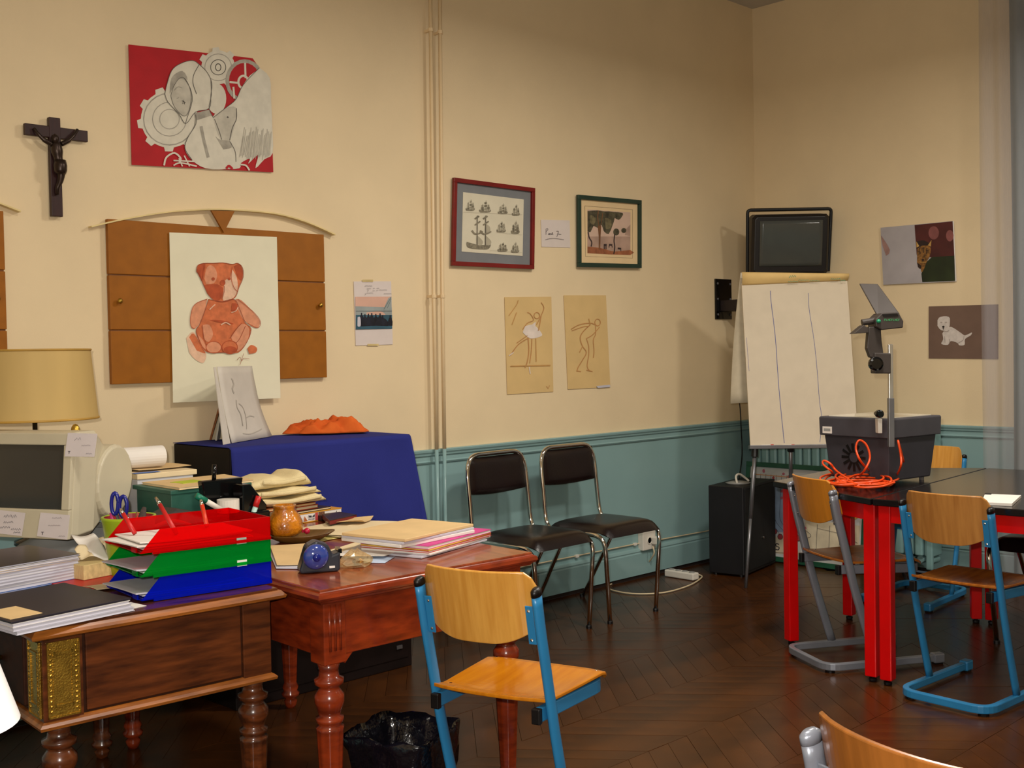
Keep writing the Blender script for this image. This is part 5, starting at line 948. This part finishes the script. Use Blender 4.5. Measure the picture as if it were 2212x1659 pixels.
def stand(label, px, dep, m, seed=0):
    base_ = Vector((-5.0, -1.12, 0)); P = [onp(x, y, base_+fh*d, fh) for (x, y), d in zip(px, dep)]; nn_ = (P[1]-P[0]).cross(P[3]-P[0]).normalized(); q = MB()
    q.grid(lambda u, v: P[0].lerp(P[1], u).lerp(P[3].lerp(P[2], u), v)+nn_*.008*math.sin(3.5*u+5*v+seed), 8, 8, lambda u, v: nn_*.001); o = q.build('loose_paper', m, None, smooth=True); return tag(o, label, 'paper')
stand('white crumpled receipt leaning on the cream pad', [(153, 1154), (202, 1153), (243, 1207), (203, 1206)], (.03, .05, -.05, -.06), white)
stand('yellowish creased paper behind the receipt', [(212, 1160), (222, 1165), (250, 1210), (232, 1206)], (.05, .06, .0, -.01), offw, 2)
stand('beige torn sheet between the receipt and the trays', [(160, 1186), (185, 1176), (205, 1205), (172, 1205)], (-.04, -.03, -.06, -.07), offw, 3)
bo = ZP(139, 1184, .75); t = wthing('blue_disc', 'round dark blue puck lying behind the magazines', 'disc', (bo.x, bo.y, Z1)); q = MB(); q.lathe([(.034, 0), (.034, .014), (.03, .018), (.001, .019)], 24, (bo.x, bo.y, Z1)); q.build('cap', mat('navy_plastic', (28, 34, 110), .3), t, smooth=True); q = MB(); q.lathe([(.036, 0), (.036, .004)], 24, (bo.x, bo.y, Z1)); q.build('rim', MATS['navy_plastic'], t)
# black folder on booklets at the front left corner
fc = [(-5.462, -1.690), (-5.168, -1.652), (-5.200, -1.34), (-5.495, -1.375)]
for k, (m_, lab) in enumerate(((lilac, 'bottom booklet under the black folder at the desk corner'), (mag_m[0], 'middle booklet under the black folder at the desk corner'), (white, 'upper white booklet under the black folder at the desk corner'))):
    block('booklet', lab, 'booklet', [(x+random.uniform(-.004, .004)+.004*(2-k), y+random.uniform(-.004, .004)) for x, y in fc], Z1+.001+k*.009, Z1+.0095+k*.009, m_, 'booklets under the black folder', lilac, .0008)
t = block('black_folder', 'black folder with beige label on the front left desk corner', 'folder', fc, Z1+.0285, Z1+.033, mat('black_folder', (34, 30, 40), .45, var=.05)); bpy.context.view_layer.update()
q = MB(); q.prism([(x, y, Z1+.0331) for x, y in rect(-5.425, -1.60, .075, .12, 7)], (0, 0, .0012)); q.build('label_card', manila, t)
t = paper('white sheet sticking out under the black folder', rect(-5.20, -1.60, .16, .07, 7), Z1+.0012, white)
# lime cup with scissors and pens
cu = Vector((-4.955, -1.20, Z1)); t = wthing('lime_cup', 'lime green cup holding scissors and pens', 'cup', cu)
q = MB(); q.lathe([(.048, 0), (.052, .004), (.071, .150), (.074, .158), (.074, .165), (.068, .165), (.066, .150), (.048, .010), (.001, .009)], 32, cu); q.build('shell', mat('lime_plastic', (150, 176, 30), .35, var=.03), t, smooth=True)
q = MB(); q.lathe([(.0655, .148), (.0672, .163)], 32, cu, cap=False); q.build('lining', mat('red_lining', (150, 24, 40), .5), t)
nav = mat('blue_handle', (26, 34, 130), .25)
t = wthing('scissors', 'blue handled scissors standing in the lime cup', 'scissors', cu+Vector((-.02, -.03, .02)))
for k, (px, py_, rx, ry_) in enumerate(((248, 1088, 7.5, 23), (266, 1094, 8.0, 22))):
    q = MB(); pts = [onp(px+rx*math.cos(a), py_+ry_*math.sin(a), cu+Vector((0, -.03, 0)), fh) for a in [2*math.pi*j/20 for j in range(20)]]; q.tube(pts, .0055, 8, closed=True); q.build('handle', nav, t, smooth=True)
    q = MB(); a = onp(px+2, py_+20, cu+Vector((0, -.03, 0)), fh); q.tube([a, Vector((cu.x+(-.012 if k else .012), cu.y-.02, Z1+.03))], .006, 4, ry=.002); q.build('blade', steel, t)
for k, (lab, px, py_, m_, r0) in enumerate((('brown wooden pen in the lime cup', 296, 1106, mat('brown_pen', (140, 92, 44), .4), .006), ('thick dark brush in the lime cup', 312, 1096, mat('brush_dark', (74, 60, 54), .8, var=.3, scale=80), .011), ('red pen in the lime cup', 300, 1108, MATS['red_cap'], .005), ('pink pen in the lime cup', 238, 1108, mat('pink_pen', (200, 60, 130), .4), .005), ('silver pen in the lime cup', 274, 1110, chrome, .004))):
    a = onp(px, py_, cu, fh); t = wthing('pen', lab, 'pen', Vector((cu.x, cu.y, Z1+.02)), 'pens in the lime cup'); e_ = Vector((cu.x+.025*math.cos(k*1.3), cu.y+.025*math.sin(k*1.3), Z1+.016)); mp_ = a.lerp(e_, .3)
    q = MB(); q.tube([mp_, e_], r0, 8); q.build('barrel', m_, t, smooth=True); q = MB(); q.tube([a, a.lerp(mp_, .5), mp_], [r0*.5, r0*1.05, r0*1.05], 8); q.build('cap', m_, t, smooth=True)
# letter trays
def tinted(name, col, fac=.30):
    m = bpy.data.materials.new(name); m.use_nodes = True; nt = m.node_tree; b_ = nt.nodes['Principled BSDF']; b_.inputs['Base Color'].default_value = (*lin(col), 1); b_.inputs['Roughness'].default_value = .12
    tp = nt.nodes.new('ShaderNodeBsdfTransparent'); tp.inputs[0].default_value = (*[min(1, v*1.3+.02) for v in lin(col)], 1); mx = nt.nodes.new('ShaderNodeMixShader')
    lw = nt.nodes.new('ShaderNodeTexNoise'); lw.inputs['Scale'].default_value = 3; mr = nt.nodes.new('ShaderNodeMapRange'); mr.inputs['To Min'].default_value = fac-.06; mr.inputs['To Max'].default_value = fac+.06
    nt.links.new(lw.outputs['Fac'], mr.inputs['Value']); nt.links.new(mr.outputs['Result'], mx.inputs[0]); nt.links.new(tp.outputs[0], mx.inputs[1]); nt.links.new(b_.outputs[0], mx.inputs[2]); nt.links.new(mx.outputs[0], nt.nodes['Material Output'].inputs[0]); MATS[name] = m; return m
TRO = Vector((-5.112, -1.590, 0)); tra = math.radians(-5.5); TL_, TW_, TH_, PIT = .352, .255, .060, .0585
for k, (col, lab) in enumerate((((10, 40, 215), 'translucent blue letter tray at the bottom of the stack'), ((0, 178, 62), 'translucent green letter tray in the middle of the stack'), ((228, 10, 14), 'translucent red letter tray on top of the stack'))):
    z0 = Z1+.002+k*PIT; t = thing('letter_tray', lab, 'tray', (TRO.x, TRO.y, z0), tra, 'stacked letter trays'); m_ = tinted('tray_'+lab.split()[1], col)
    q = MB(); q.box(.0, TL_, 0, TW_, .004, .007); q.build('floor_plate', m_, t)
    for y in (0, TW_-.003):
        q = MB(); q.prism([(.0, y, .004), (TL_, y, .004), (TL_, y, TH_), (.052, y, TH_)], (0, .003, 0)); q.build('side_wall', m_, t)
    q = MB(); q.box(TL_-.003, TL_, 0, TW_, .004, TH_); q.build('end_wall', m_, t)
    for y in (-.004, TW_): q = MB(); q.box(.03, TL_, y, y+.004, .000, .008); q.build('foot_rail', m_, t)
    for y in (.02, TW_-.05): q = MB(); q.box(-.004, .0, y, y+.03, .004, .016); q.build('front_lip', m_, t)
    for x in (.10, .30): q = MB(); q.lathe([(.005, -.002), (.006, .004)], 8, (x, .012, 0)); q.build('stud', glass, t)
    if k < 2: q = MB(); q.box(.255, .282, -.002, .006, TH_-.004, TH_+.012); q.build('stacking_clip', mat('clip_clear', (150, 170, 160), .2) if k == 1 else white, t)
    for j in range(3 if k == 2 else 2):
        an = (-2, 3, -5)[j]+k; P4 = rect(.165-.03*(j == 1), .128, .297, .21, an); M = Matrix.Translation((TRO.x, TRO.y, 0)) @ Matrix.Rotation(tra, 4, 'Z')
        W4 = [tuple((M @ Vector((x, y, 0))).xy) for x, y in P4]; paper(('lower', 'upper', 'topmost')[j]+' sheet lying in the '+lab.split()[1]+' letter tray', W4, z0+.010+j*.006+.002, white if j != 1 or k == 2 else lilac, group='sheets in the letter trays', th=.003, curl=.004 if j else 0, seed=j)
# pens lying in the red tray
M = Matrix.Translation((TRO.x, TRO.y, Z1+.002+2*PIT)) @ Matrix.Rotation(tra, 4, 'Z')
for k, (a, c, m_, lab) in enumerate((((.13, .09, .03), (.12, .20, .115), MATS['red_cap'], 'red pen with silver clip leaning in the red tray'), ((.05, .17, .03), (.035, .23, .09), MATS['red_cap'], 'slim red pen at the left of the red tray'), ((.24, .15, .03), (.25, .21, .095), mat('orange_pen', (214, 60, 30), .4), 'orange pen at the right of the red tray'))):
    a, c = M @ Vector(a), M @ Vector(c); t = wthing('pen', lab, 'pen', a, 'pens in the red tray'); q = MB(); q.tube([a, a.lerp(c, .8)], .006, 8); q.build('barrel', m_, t, smooth=True); q = MB(); q.tube([a.lerp(c, .8), c], [.006, .0035], 8); q.build('tip', chrome, t, smooth=True)
# white box with paper roll, green box
t = block('white_box', 'white cardboard box behind the monitor carrying a paper roll', 'box', rect(-4.595, -.60, .20, .24), Z2+.001, .940, mat('white_carton', (206, 204, 206), .6, var=.03))
t2 = block('flat_carton', 'cream flat carton on the white box', 'carton', rect(-4.59, -.60, .215, .25), .9405, .958, offw)
paper('blue strip of paper on the cream lid', rect(-4.655, -.70, .09, .03), .9605, mat('blue_paper', (84, 120, 190), .6)); paper('brown sheet under the paper roll', rect(-4.57, -.58, .2, .16, 4), .9645, manila, curl=.003)
t = wthing('paper_roll', 'thick roll of white paper behind the monitor', 'roll', (-4.65, -.63, .966)); a, c = Vector((-4.80, -.60, 1.004)), Vector((-4.548, -.61, 1.003))
q = MB(); ax = (c-a).normalized(); q.tube([a, c], .036, 24); q.build('roll', white, t, smooth=False, bevel=.003); q = MB(); q.tube([c-ax*.002, c+ax*.001], .026, 20); q.build('core', lilac, t)
t = block('green_box', 'dark green archive box on the table behind organiser', 'box', [(-4.722, -1.0), (-4.452, -1.0), (-4.440, -.748), (-4.712, -.748)], Z2+.001, .922, mat('green_carton', (44, 92, 78), .5, var=.08, scale=10))
q = MB(); q.box(-4.725, -4.44, -1.004, -.744, .915, .928); q.build('lid', MATS['green_carton'], t, bevel=.002)
t = block('beige_folder', 'beige folder with lime sticky note on the green box', 'folder', [(-4.700, -1.01), (-4.43, -1.0), (-4.40, -.76), (-4.70, -.76)], .9285, .936, manila, None, offw, .001)
q = MB(); q.prism([(x, y, .9361) for x, y in rect(-4.60, -.88, .085, .075, 5)], (0, 0, .001)); q.build('sticky_note', mat('lime_note', (178, 194, 40), .6), t)
# small dark speaker and black organiser
sp0 = Vector((-4.80, -1.10, Z2)); t = wthing('mesh_speaker', 'rounded dark mesh speaker between the cup and organiser', 'speaker', sp0)
q = MB(); q.loft([[Vector((sp0.x+x, sp0.y+y, Z2+z)) for x, z in ((-.075, 0), (.085, 0), (.09, .08), (.07, .14), (.02, .15), (-.04, .125), (-.08, .07))] for y in (-.05, .05)]); q.build('body', mat('mesh_dark', (50, 44, 42), .5, bump=.4, bscale=700), t, bevel=.01); q = MB(); q.tube(smooth_path([(sp0.x-.06, sp0.y-.052, Z2+.105), (sp0.x+.0, sp0.y-.053, Z2+.118), (sp0.x+.06, sp0.y-.052, Z2+.098)], 5), .006, 8); q.build('grip', grey_p, t, smooth=True)
og = Vector((-4.585, -1.09, Z2)); t = wthing('desk_organiser', 'black plastic desk organiser with white roll and markers', 'organiser', og)
q = MB(); q.loft([[Vector((og.x+x, og.y+y, Z2+z)) for x, y in ((-.105, -.07), (.115, -.07), (.115, .06), (-.105, .06))] for z in (.001, .115)]); q.build('base', blackg, t, bevel=.006)
q = MB(); q.prism([(og.x-.055, og.y+.02, Z2+.11), (og.x+.05, og.y+.02, Z2+.11), (og.x+.075, og.y+.02, Z2+.215), (og.x-.07, og.y+.02, Z2+.215)], (0, .03, 0)); q.build('back_holder', blackg, t, bevel=.004)
q = MB(); q.prism([(og.x+.03, og.y-.05, Z2+.11), (og.x+.115, og.y-.05, Z2+.11), (og.x+.115, og.y-.05, Z2+.13), (og.x+.06, og.y-.05, Z2+.20), (og.x+.03, og.y-.05, Z2+.20)], (0, .06, 0)); q.build('side_holder', blackg, t, bevel=.004)
q = MB(); q.tube([(og.x-.02, og.y+.035, Z2+.21), (og.x-.018, og.y+.035, Z2+.262)], .007, 8); q.build('post', blackg, t, smooth=True)
q = MB(); q.lathe([(.034, 0), (.034, .04), (.012, .041)], 24, (og.x-.01, og.y-.03, Z2+.118)); q.build('white_roll', plastic_w, t)
for k, (lab, px0, px1, m_, mc) in enumerate((('green capped marker leaning on the black organiser', (462, 1092), (424, 1070), plastic_w, mat('green_cap', (16, 118, 92), .4)), ('red capped marker standing in the black organiser', (546, 1114), (559, 1072), mat('pale_barrel', (170, 200, 190), .4), MATS['red_cap']))):
    a, c = onp(*px0, og+Vector((0, -.06, 0)), (0, 1, 0)), onp(*px1, og+Vector((0, -.06, 0)), (0, 1, 0)); t = wthing('marker', lab, 'marker', a); q = MB(); q.tube([a+(a-c)*.4, a.lerp(c, .45)], .0085, 10); q.build('barrel', m_, t, smooth=True); q = MB(); q.tube([a.lerp(c, .45), c], .0095, 10); q.build('cap', mc, t, smooth=True)
# books, canvas bags
bz = Z2+.001
t = block('boxed_book', 'orange book with white printed spine at the pile bottom', 'book', [(-4.155, -.83), (-3.945, -.806), (-3.965, -.60), (-4.175, -.62)], bz, bz+.034, mat('orange_cover', (214, 150, 40), .4), None, white, .003)
spn = lambda x, y: Vector((-4.155+.21*x, -.8305+.024*x, bz+.002+.030*y)); art('spine_print', {'r': mat('spine_red', (190, 70, 70), .5), 'b': mat('spine_brown', (124, 84, 62), .5, var=.3, scale=200), 'o': mat('spine_orange', (176, 98, 44), .5), 'k': ink, 'g': grey_p}, t, spn, (0.114, -.993, 0), [('r', [(.39, .05), (.45, .05), (.45, .95), (.39, .95)]), ('b', [(.46, .05), (.60, .05), (.60, .95), (.46, .95)]), ('o', [(.14, .1), (.22, .1), (.15, .75)])], [('k', .03, scrib(.25, .6, .12, .3, 4, 1)), ('k', .02, scrib(.24, .25, .13, .2, 5, 2)), ('g', .02, scrib(.64, .5, .2, .2, 5, 3)), ('k', .015, [(.87, .3), (.87, .8)])], off=.0006, step=.0001)
block('dark_book', 'thin dark book on the orange book', 'book', [(-4.165, -.825), (-3.99, -.80), (-4.01, -.60), (-4.18, -.625)], bz+.0345, bz+.043, mat('dark_book', (48, 34, 26), .4), None, offw, .002)
block('red_book', 'red brown book under the canvas bags', 'book', [(-4.31, -.84), (-4.045, -.80), (-4.06, -.58), (-4.32, -.61)], bz+.0435, bz+.058, mat('red_cover', (176, 66, 36), .4, var=.1), None, offw, .003)
block('rust_folder', 'rust coloured folder at the top of the book pile', 'folder', [(-4.33, -.85), (-4.06, -.81), (-4.07, -.58), (-4.33, -.61)], bz+.0585, bz+.068, mat('rust_cover', (160, 84, 40), .5, var=.1), None, manila, .002)
block('red_notebook', 'red notebook standing beside the trays', 'notebook', [(-4.33, -.93), (-4.20, -.90), (-4.22, -.86), (-4.34, -.88)], bz, bz+.05, mat('red_note', (190, 28, 40), .4), None, lilac, .003)
canv = mat('canvas_cloth', (226, 208, 160), .85, var=.05, scale=14, bump=.25, bscale=300, spec=.1)
for k, (z0, x0, x1, y0, y1, hh, lab) in enumerate(((bz+.069, -4.345, -4.03, -.84, -.60, .030, 'lower folded cream canvas bag on the book pile'), (bz+.100, -4.35, -4.045, -.83, -.61, .028, 'middle folded cream canvas bag on the book pile'), (bz+.129, -4.33, -4.075, -.81, -.62, .040, 'top folded cream canvas bag with bunched end'))):
    t = wthing('canvas_bag', lab, 'bag', ((x0+x1)/2, (y0+y1)/2, z0), 'folded canvas bags'); q = MB(); n1 = 18
    rings = []
    for j in range(n1+1):
        u = j/n1; x = x0+(x1-x0)*u; e = min(1, min(u, 1-u)*9)**.5; ht = hh*(.55+.45*e)*(1+.18*math.sin(9*u+k*2))+(.022*math.exp(-((u-.86)/.1)**2) if k == 2 else 0)
        ring_ = []
        for i in range(14):
            a = 2*math.pi*i/14; cy = (y0+y1)/2; ring_.append(Vector((x+.006*math.sin(a*2), cy+(y1-y0)/2*(.9+.1*e)*math.copysign(abs(math.cos(a))**.55, math.cos(a)), z0+ht/2+ht/2*math.copysign(abs(math.sin(a))**.6, math.sin(a))*(1+.06*math.sin(5*u*6+a*3)))))
        rings.append(ring_)
    q.loft(rings); bd = q.build('fabric', canv, t, smooth=True)
    q = MB(); q.tube(smooth_path([(x0+.05, y0-.002, z0+hh*.7), ((x0+x1)/2, y0-.007, z0+hh*.55), (x1-.03, y0-.003, z0+hh*.75)], 6), .003, 6, ry=.008, up=(0, 1, 0)); q.build('strap', canv, t, smooth=True)
# jar on dish
jc = Vector((-4.40, -1.13, Z2+.022)); t = wthing('amber_jar', 'amber glazed jar standing in a wooden dish', 'jar', jc); amb = mat('amber_glaze', (196, 120, 20), .08, var=.15, scale=25, col2=(150, 84, 14), bump=.6, bscale=70, coat=.8)
q = MB(); q.lathe([(.040, 0), (.055, .012), (.059, .028), (.056, .048), (.046, .068), (.036, .080), (.034, .090), (.038, .098), (.033, .099), (.029, .088), (.001, .06)], 28, jc); q.build('pot', amb, t, smooth=True)
dcm = mat('dish_wood', (104, 72, 30), .35, var=.15, stretch=(1, 6, 1)); t = wthing('wooden_dish', 'leaf shaped brown dish under the amber jar', 'dish', (-4.365, -1.155, Z2))
rings = []
for z, k in ((0.001, .55), (.004, .6), (.024, 1.0), (.027, 1.0), (.024, .95), (.008, .55)): rings.append([Vector((-4.36+(.115*k*math.cos(a)*(1+.0*math.cos(a)))*.74+.075*k*math.sin(a)*.67, -1.15-(.115*k*math.cos(a))*.67+.075*k*math.sin(a)*.74, Z2+z+(.008*max(0, math.cos(a))**3 if k > .9 else 0))) for a in [2*math.pi*j/28 for j in range(28)]])
q = MB(); q.loft(rings); q.build('bowl', dcm, t, smooth=True)
for k, (px, py_, m_, lab) in enumerate(((639, 1148, blackg, 'black shiny sweet in the brown dish'), (663, 1147, mat('sweet_red', (190, 30, 60), .2), 'red wrapped sweet in the brown dish'))):
    p = ZP(px, py_, Z2+.032); t = wthing('wrapped_sweet', lab, 'sweet', p, 'sweets in the dish'); q = MB(); q.lathe([(.001, -.011), (.009, -.006), (.0105, 0), (.009, .006), (.001, .011)], 12, p); q.build('candy', m_, t, smooth=True); q = MB(); d = rh*.016; q.loft([[p-rh*.008+Vector((0, 0, z))for z in (-.003, .003)]+[p-d+Vector((0, 0, z)) for z in (.006, -.006)], [p-rh*.008+fh*.002+Vector((0, 0, z))for z in (-.003, .003)]+[p-d+fh*.002+Vector((0, 0, z)) for z in (.006, -.006)]]); q.build('wrapper_twist', m_, t)
# loose papers on the red brown table
paper('large cream sheet behind the jar on the red brown table', rect(-4.13, -1.06, .30, .26, 12), Z2+.006, offw, curl=.003)
paper('cream folded sheet beside the large cream sheet', rect(-4.10, -1.14, .32, .18, 20), Z2+.009, offw, curl=.004, seed=1)
paper('pale yellow sheet under the cream sheets', rect(-4.22, -1.12, .22, .16, 8), Z2+.003, mat('pale_yellow', (222, 206, 120), .7))
paper('brown envelope lying next to the trays', [(-4.66, -1.49), (-4.60, -1.545), (-4.36, -1.27), (-4.50, -1.20)], Z2+.010, manila, curl=.002, th=.003)
paper('white sheet under the brown envelope', [(-4.672, -1.505), (-4.60, -1.60), (-4.40, -1.30), (-4.52, -1.22)], Z2+.004, lilac, th=.002)
paper('torn envelope at the far right of the red brown table', rect(-4.045, -.99, .10, .14, 30), Z2+.016, manila, curl=.012, seed=2)
block('dark_binder', 'dark binder at the far right corner of the red brown table', 'binder', rect(-4.03, -.70, .06, .28, 0), Z2+.001, Z2+.02, darkc)
block('black_red_book', 'dark red edged book lying by the blue cloth', 'book', [(-4.135, -1.0), (-3.99, -.96), (-3.985, -.85), (-4.06, -.845)], Z2+.0102, Z2+.028, darkc, None, mat('red_edge', (110, 30, 26), .6), .002)
# file pile with pink folder
pink = mat('pink_folder', (206, 60, 140), .5); layers = [(lilac, .006, 0, 'bottom grey folder of the file pile'), (white, .006, 3, 'white papers low in the file pile'), (mat('scarlet_folder', (206, 48, 30), .5), .006, 1, 'scarlet folder in the file pile'), (mat('yellow_folder', (222, 184, 80), .5), .004, 2, 'yellow edged folder in the file pile'), (pink, .010, 1, 'bright pink folder in the file pile'), (white, .010, -7, 'white papers above the pink folder'), (lilac, .007, -5, 'grey folder near the top of the file pile'), (manila, .009, -3, 'beige folder on top of the file pile')]
zz = Z2+.001
for k, (m_, h_, an, lab) in enumerate(layers):
    cx_, cy_ = (-4.165+(.02 if k in (1, 2, 3, 4) else 0)-(.045 if k > 4 else 0), -1.535+(.0 if k < 5 else .01)); block('file_folder', lab, 'folder', rect(cx_, cy_, .35 if k < 5 else .33, .25, 14+an), zz, zz+h_, m_, 'folders in the file pile', white if k in (2, 4) else None, .0012); zz += h_+.0004
paper('cream sheet left of the file pile', rect(-4.31, -1.44, .26, .18, 22), Z2+.004, offw, curl=.003); paper('white sheet fanned out from the file pile', rect(-4.33, -1.50, .22, .16, 30), Z2+.008, white, curl=.004, seed=2); paper('pale blue sheet poking out before the file pile', rect(-4.40, -1.61, .10, .08, 35), Z2+.002, mat('pale_blue_paper', (186, 202, 226), .6))
# tape dispenser
tb = (ZP(645, 1243, Z2)+ZP(732, 1236, Z2))/2; ta = (ZP(732, 1236, Z2)-ZP(645, 1243, Z2)); an = math.atan2(ta.y, ta.x); t = thing('tape_dispenser', 'dark tape dispenser with clear blue reel on red brown table', 'tape dispenser', (tb.x+.02, tb.y+.03, Z2), an); dis = mat('dispenser_grey', (44, 46, 54), .3)
L2 = ta.length/2; q = MB(); q.prism([(-L2, -.03, .002), (L2, -.03, .002), (L2+.002, -.03, .055), (L2-.02, -.03, .048), (.025, -.03, .075), (-.01, -.03, .088), (-.035, -.03, .075), (-.045, -.03, .045), (-L2, -.03, .012)], (0, .06, 0)); q.build('body', dis, t, bevel=.006)
q = MB(); M = Matrix.Translation((-.012, -.033, .047)) @ Matrix.Rotation(math.pi/2, 4, 'X'); q.lathe([(.034, -.005), (.035, .004), (.030, .012), (.018, .017), (.001, .019)], 28, (0, 0, 0), M); q.build('reel_cover', mat('blue_clear', (48, 66, 140), .04, var=.05, coat=1.0), t, smooth=True)
q = MB(); q.lathe([(.012, .016), (.010, .022), (.001, .023)], 16, (0, 0, 0), M); q.build('hub', mat('hub_blue', (20, 34, 120), .15), t, smooth=True); q = MB(); q.box(L2-.004, L2+.006, -.026, .026, .05, .062); q.build('cutter', blackg, t); q = MB(); q.box(L2-.03, L2-.015, -.0315, -.030, .012, .018); q.build('mark', white, t)
# clear bag with small things
bg = ZP(768, 1222, Z2); bagm = tinted('clear_bag', (214, 196, 160), .3)
t = wthing('clear_plastic_bag', 'crumpled clear plastic bag with small bits next to tape', 'bag', bg); q = MB(); rings = []
for j in range(7):
    z = .001+.042*j/6; k = (.9, 1.05, 1.0, .9, .75, .55, .3)[j]; rings.append([Vector((bg.x+.048*k*math.cos(a)*(1+.2*math.sin(5*a+j*1.7)), bg.y+.04*k*math.sin(a)*(1+.2*math.cos(4*a+j*2.1)), Z2+z*(1+.15*math.sin(3*a+j)))) for a in [2*math.pi*i/20 for i in range(20)]])
q.loft(rings); q.build('film', bagm, t)
for k in range(6): p = bg+Vector((random.uniform(-.025, .025), random.uniform(-.02, .02), .010)); q = MB(); q.lathe([(.001, -.008), (.008, -.004), (.009, .002), (.001, .008)], 8, p); q.build('trinket', (blackg, manila, steel, dcm, brass, chrome)[k], t, smooth=True)

# ================================================================== waste bin with black bag
bn = Vector((-4.425, -1.745, 0)); t = thing('waste_bin', 'waste bin lined with a shiny black bag under the table', 'bin', bn, math.radians(20)); bagb = mat('black_bag', (14, 13, 20), .16, var=.1, bump=.9, bscale=22, spec=.6)
rings = []
def sq(a, k): return k/max(abs(math.cos(a)), abs(math.sin(a)))**.75
for j, (z, k, w_) in enumerate(((.002, .095, 0), (.06, .105, .4), (.12, .112, .8), (.18, .118, 1), (.23, .124, 1), (.265, .130, .8), (.285, .132, .5), (.288, .126, .5), (.26, .118, .6), (.20, .105, 1), (.17, .07, 1), (.175, .01, 0))):
    rings.append([Vector((sq(a, k)*math.cos(a), sq(a, k)*math.sin(a), z+.012*w_*math.sin(7*a+j)))*1 + Vector((math.cos(a), math.sin(a), 0))*(.006*w_*math.sin(11*a+1.3*j)+.004*w_*math.sin(23*a+2*j)) for a in [2*math.pi*i/56 for i in range(56)]])
q = MB(); q.loft(rings); q.build('bag', bagb, t, smooth=True)
q = MB(); q.loft([[Vector((sq(a, k)*math.cos(a), sq(a, k)*math.sin(a), z)) for a in [2*math.pi*i/24 for i in range(24)]] for z, k in ((.0, .09), (.16, .10))]); q.build('bucket', black, t)

# ================================================================== white lampshade at the lower left edge, close to the camera
sa = Vector((-5.86, -2.38, 0)); pe = onp(32, 1582, sa, fh); cE = onp(-150, 1572, sa, fh); rbot = (pe-cE).length*.98; hT = onp(-150, 1290, sa, fh).z; rtop = (onp(-62, 1340, sa, fh)-onp(-150, 1340, sa, fh)).length
t = wthing('floor_lamp', 'bright white cone lampshade at the lower left edge', 'lamp', (cE.x, cE.y, 0)); q = MB(); q.grid(lambda u, v: Vector((cE.x+(rbot+(rtop-rbot)*v)*math.cos(2*math.pi*u), cE.y+(rbot+(rtop-rbot)*v)*math.sin(2*math.pi*u), cE.z+(hT-cE.z)*v)), 40, 4); q.build('shade', mat('shade_white', (250, 250, 250), .6, var=.0), t, smooth=True)
q = MB(); q.tube([(cE.x, cE.y, .02), (cE.x, cE.y, hT-.02)], .009, 10); q.build('stem', steel, t, smooth=True); q = MB(); q.lathe([(.11, 0), (.11, .012), (.03, .025), (.012, .05)], 24, (cE.x, cE.y, 0)); q.build('base', steel, t, smooth=True); q = MB(); q.lathe([(.012, 0), (.03, .04), (.03, .07), (.001, .1)], 14, (cE.x, cE.y, hT-.12)); q.build('bulb', plastic_w, t, smooth=True)
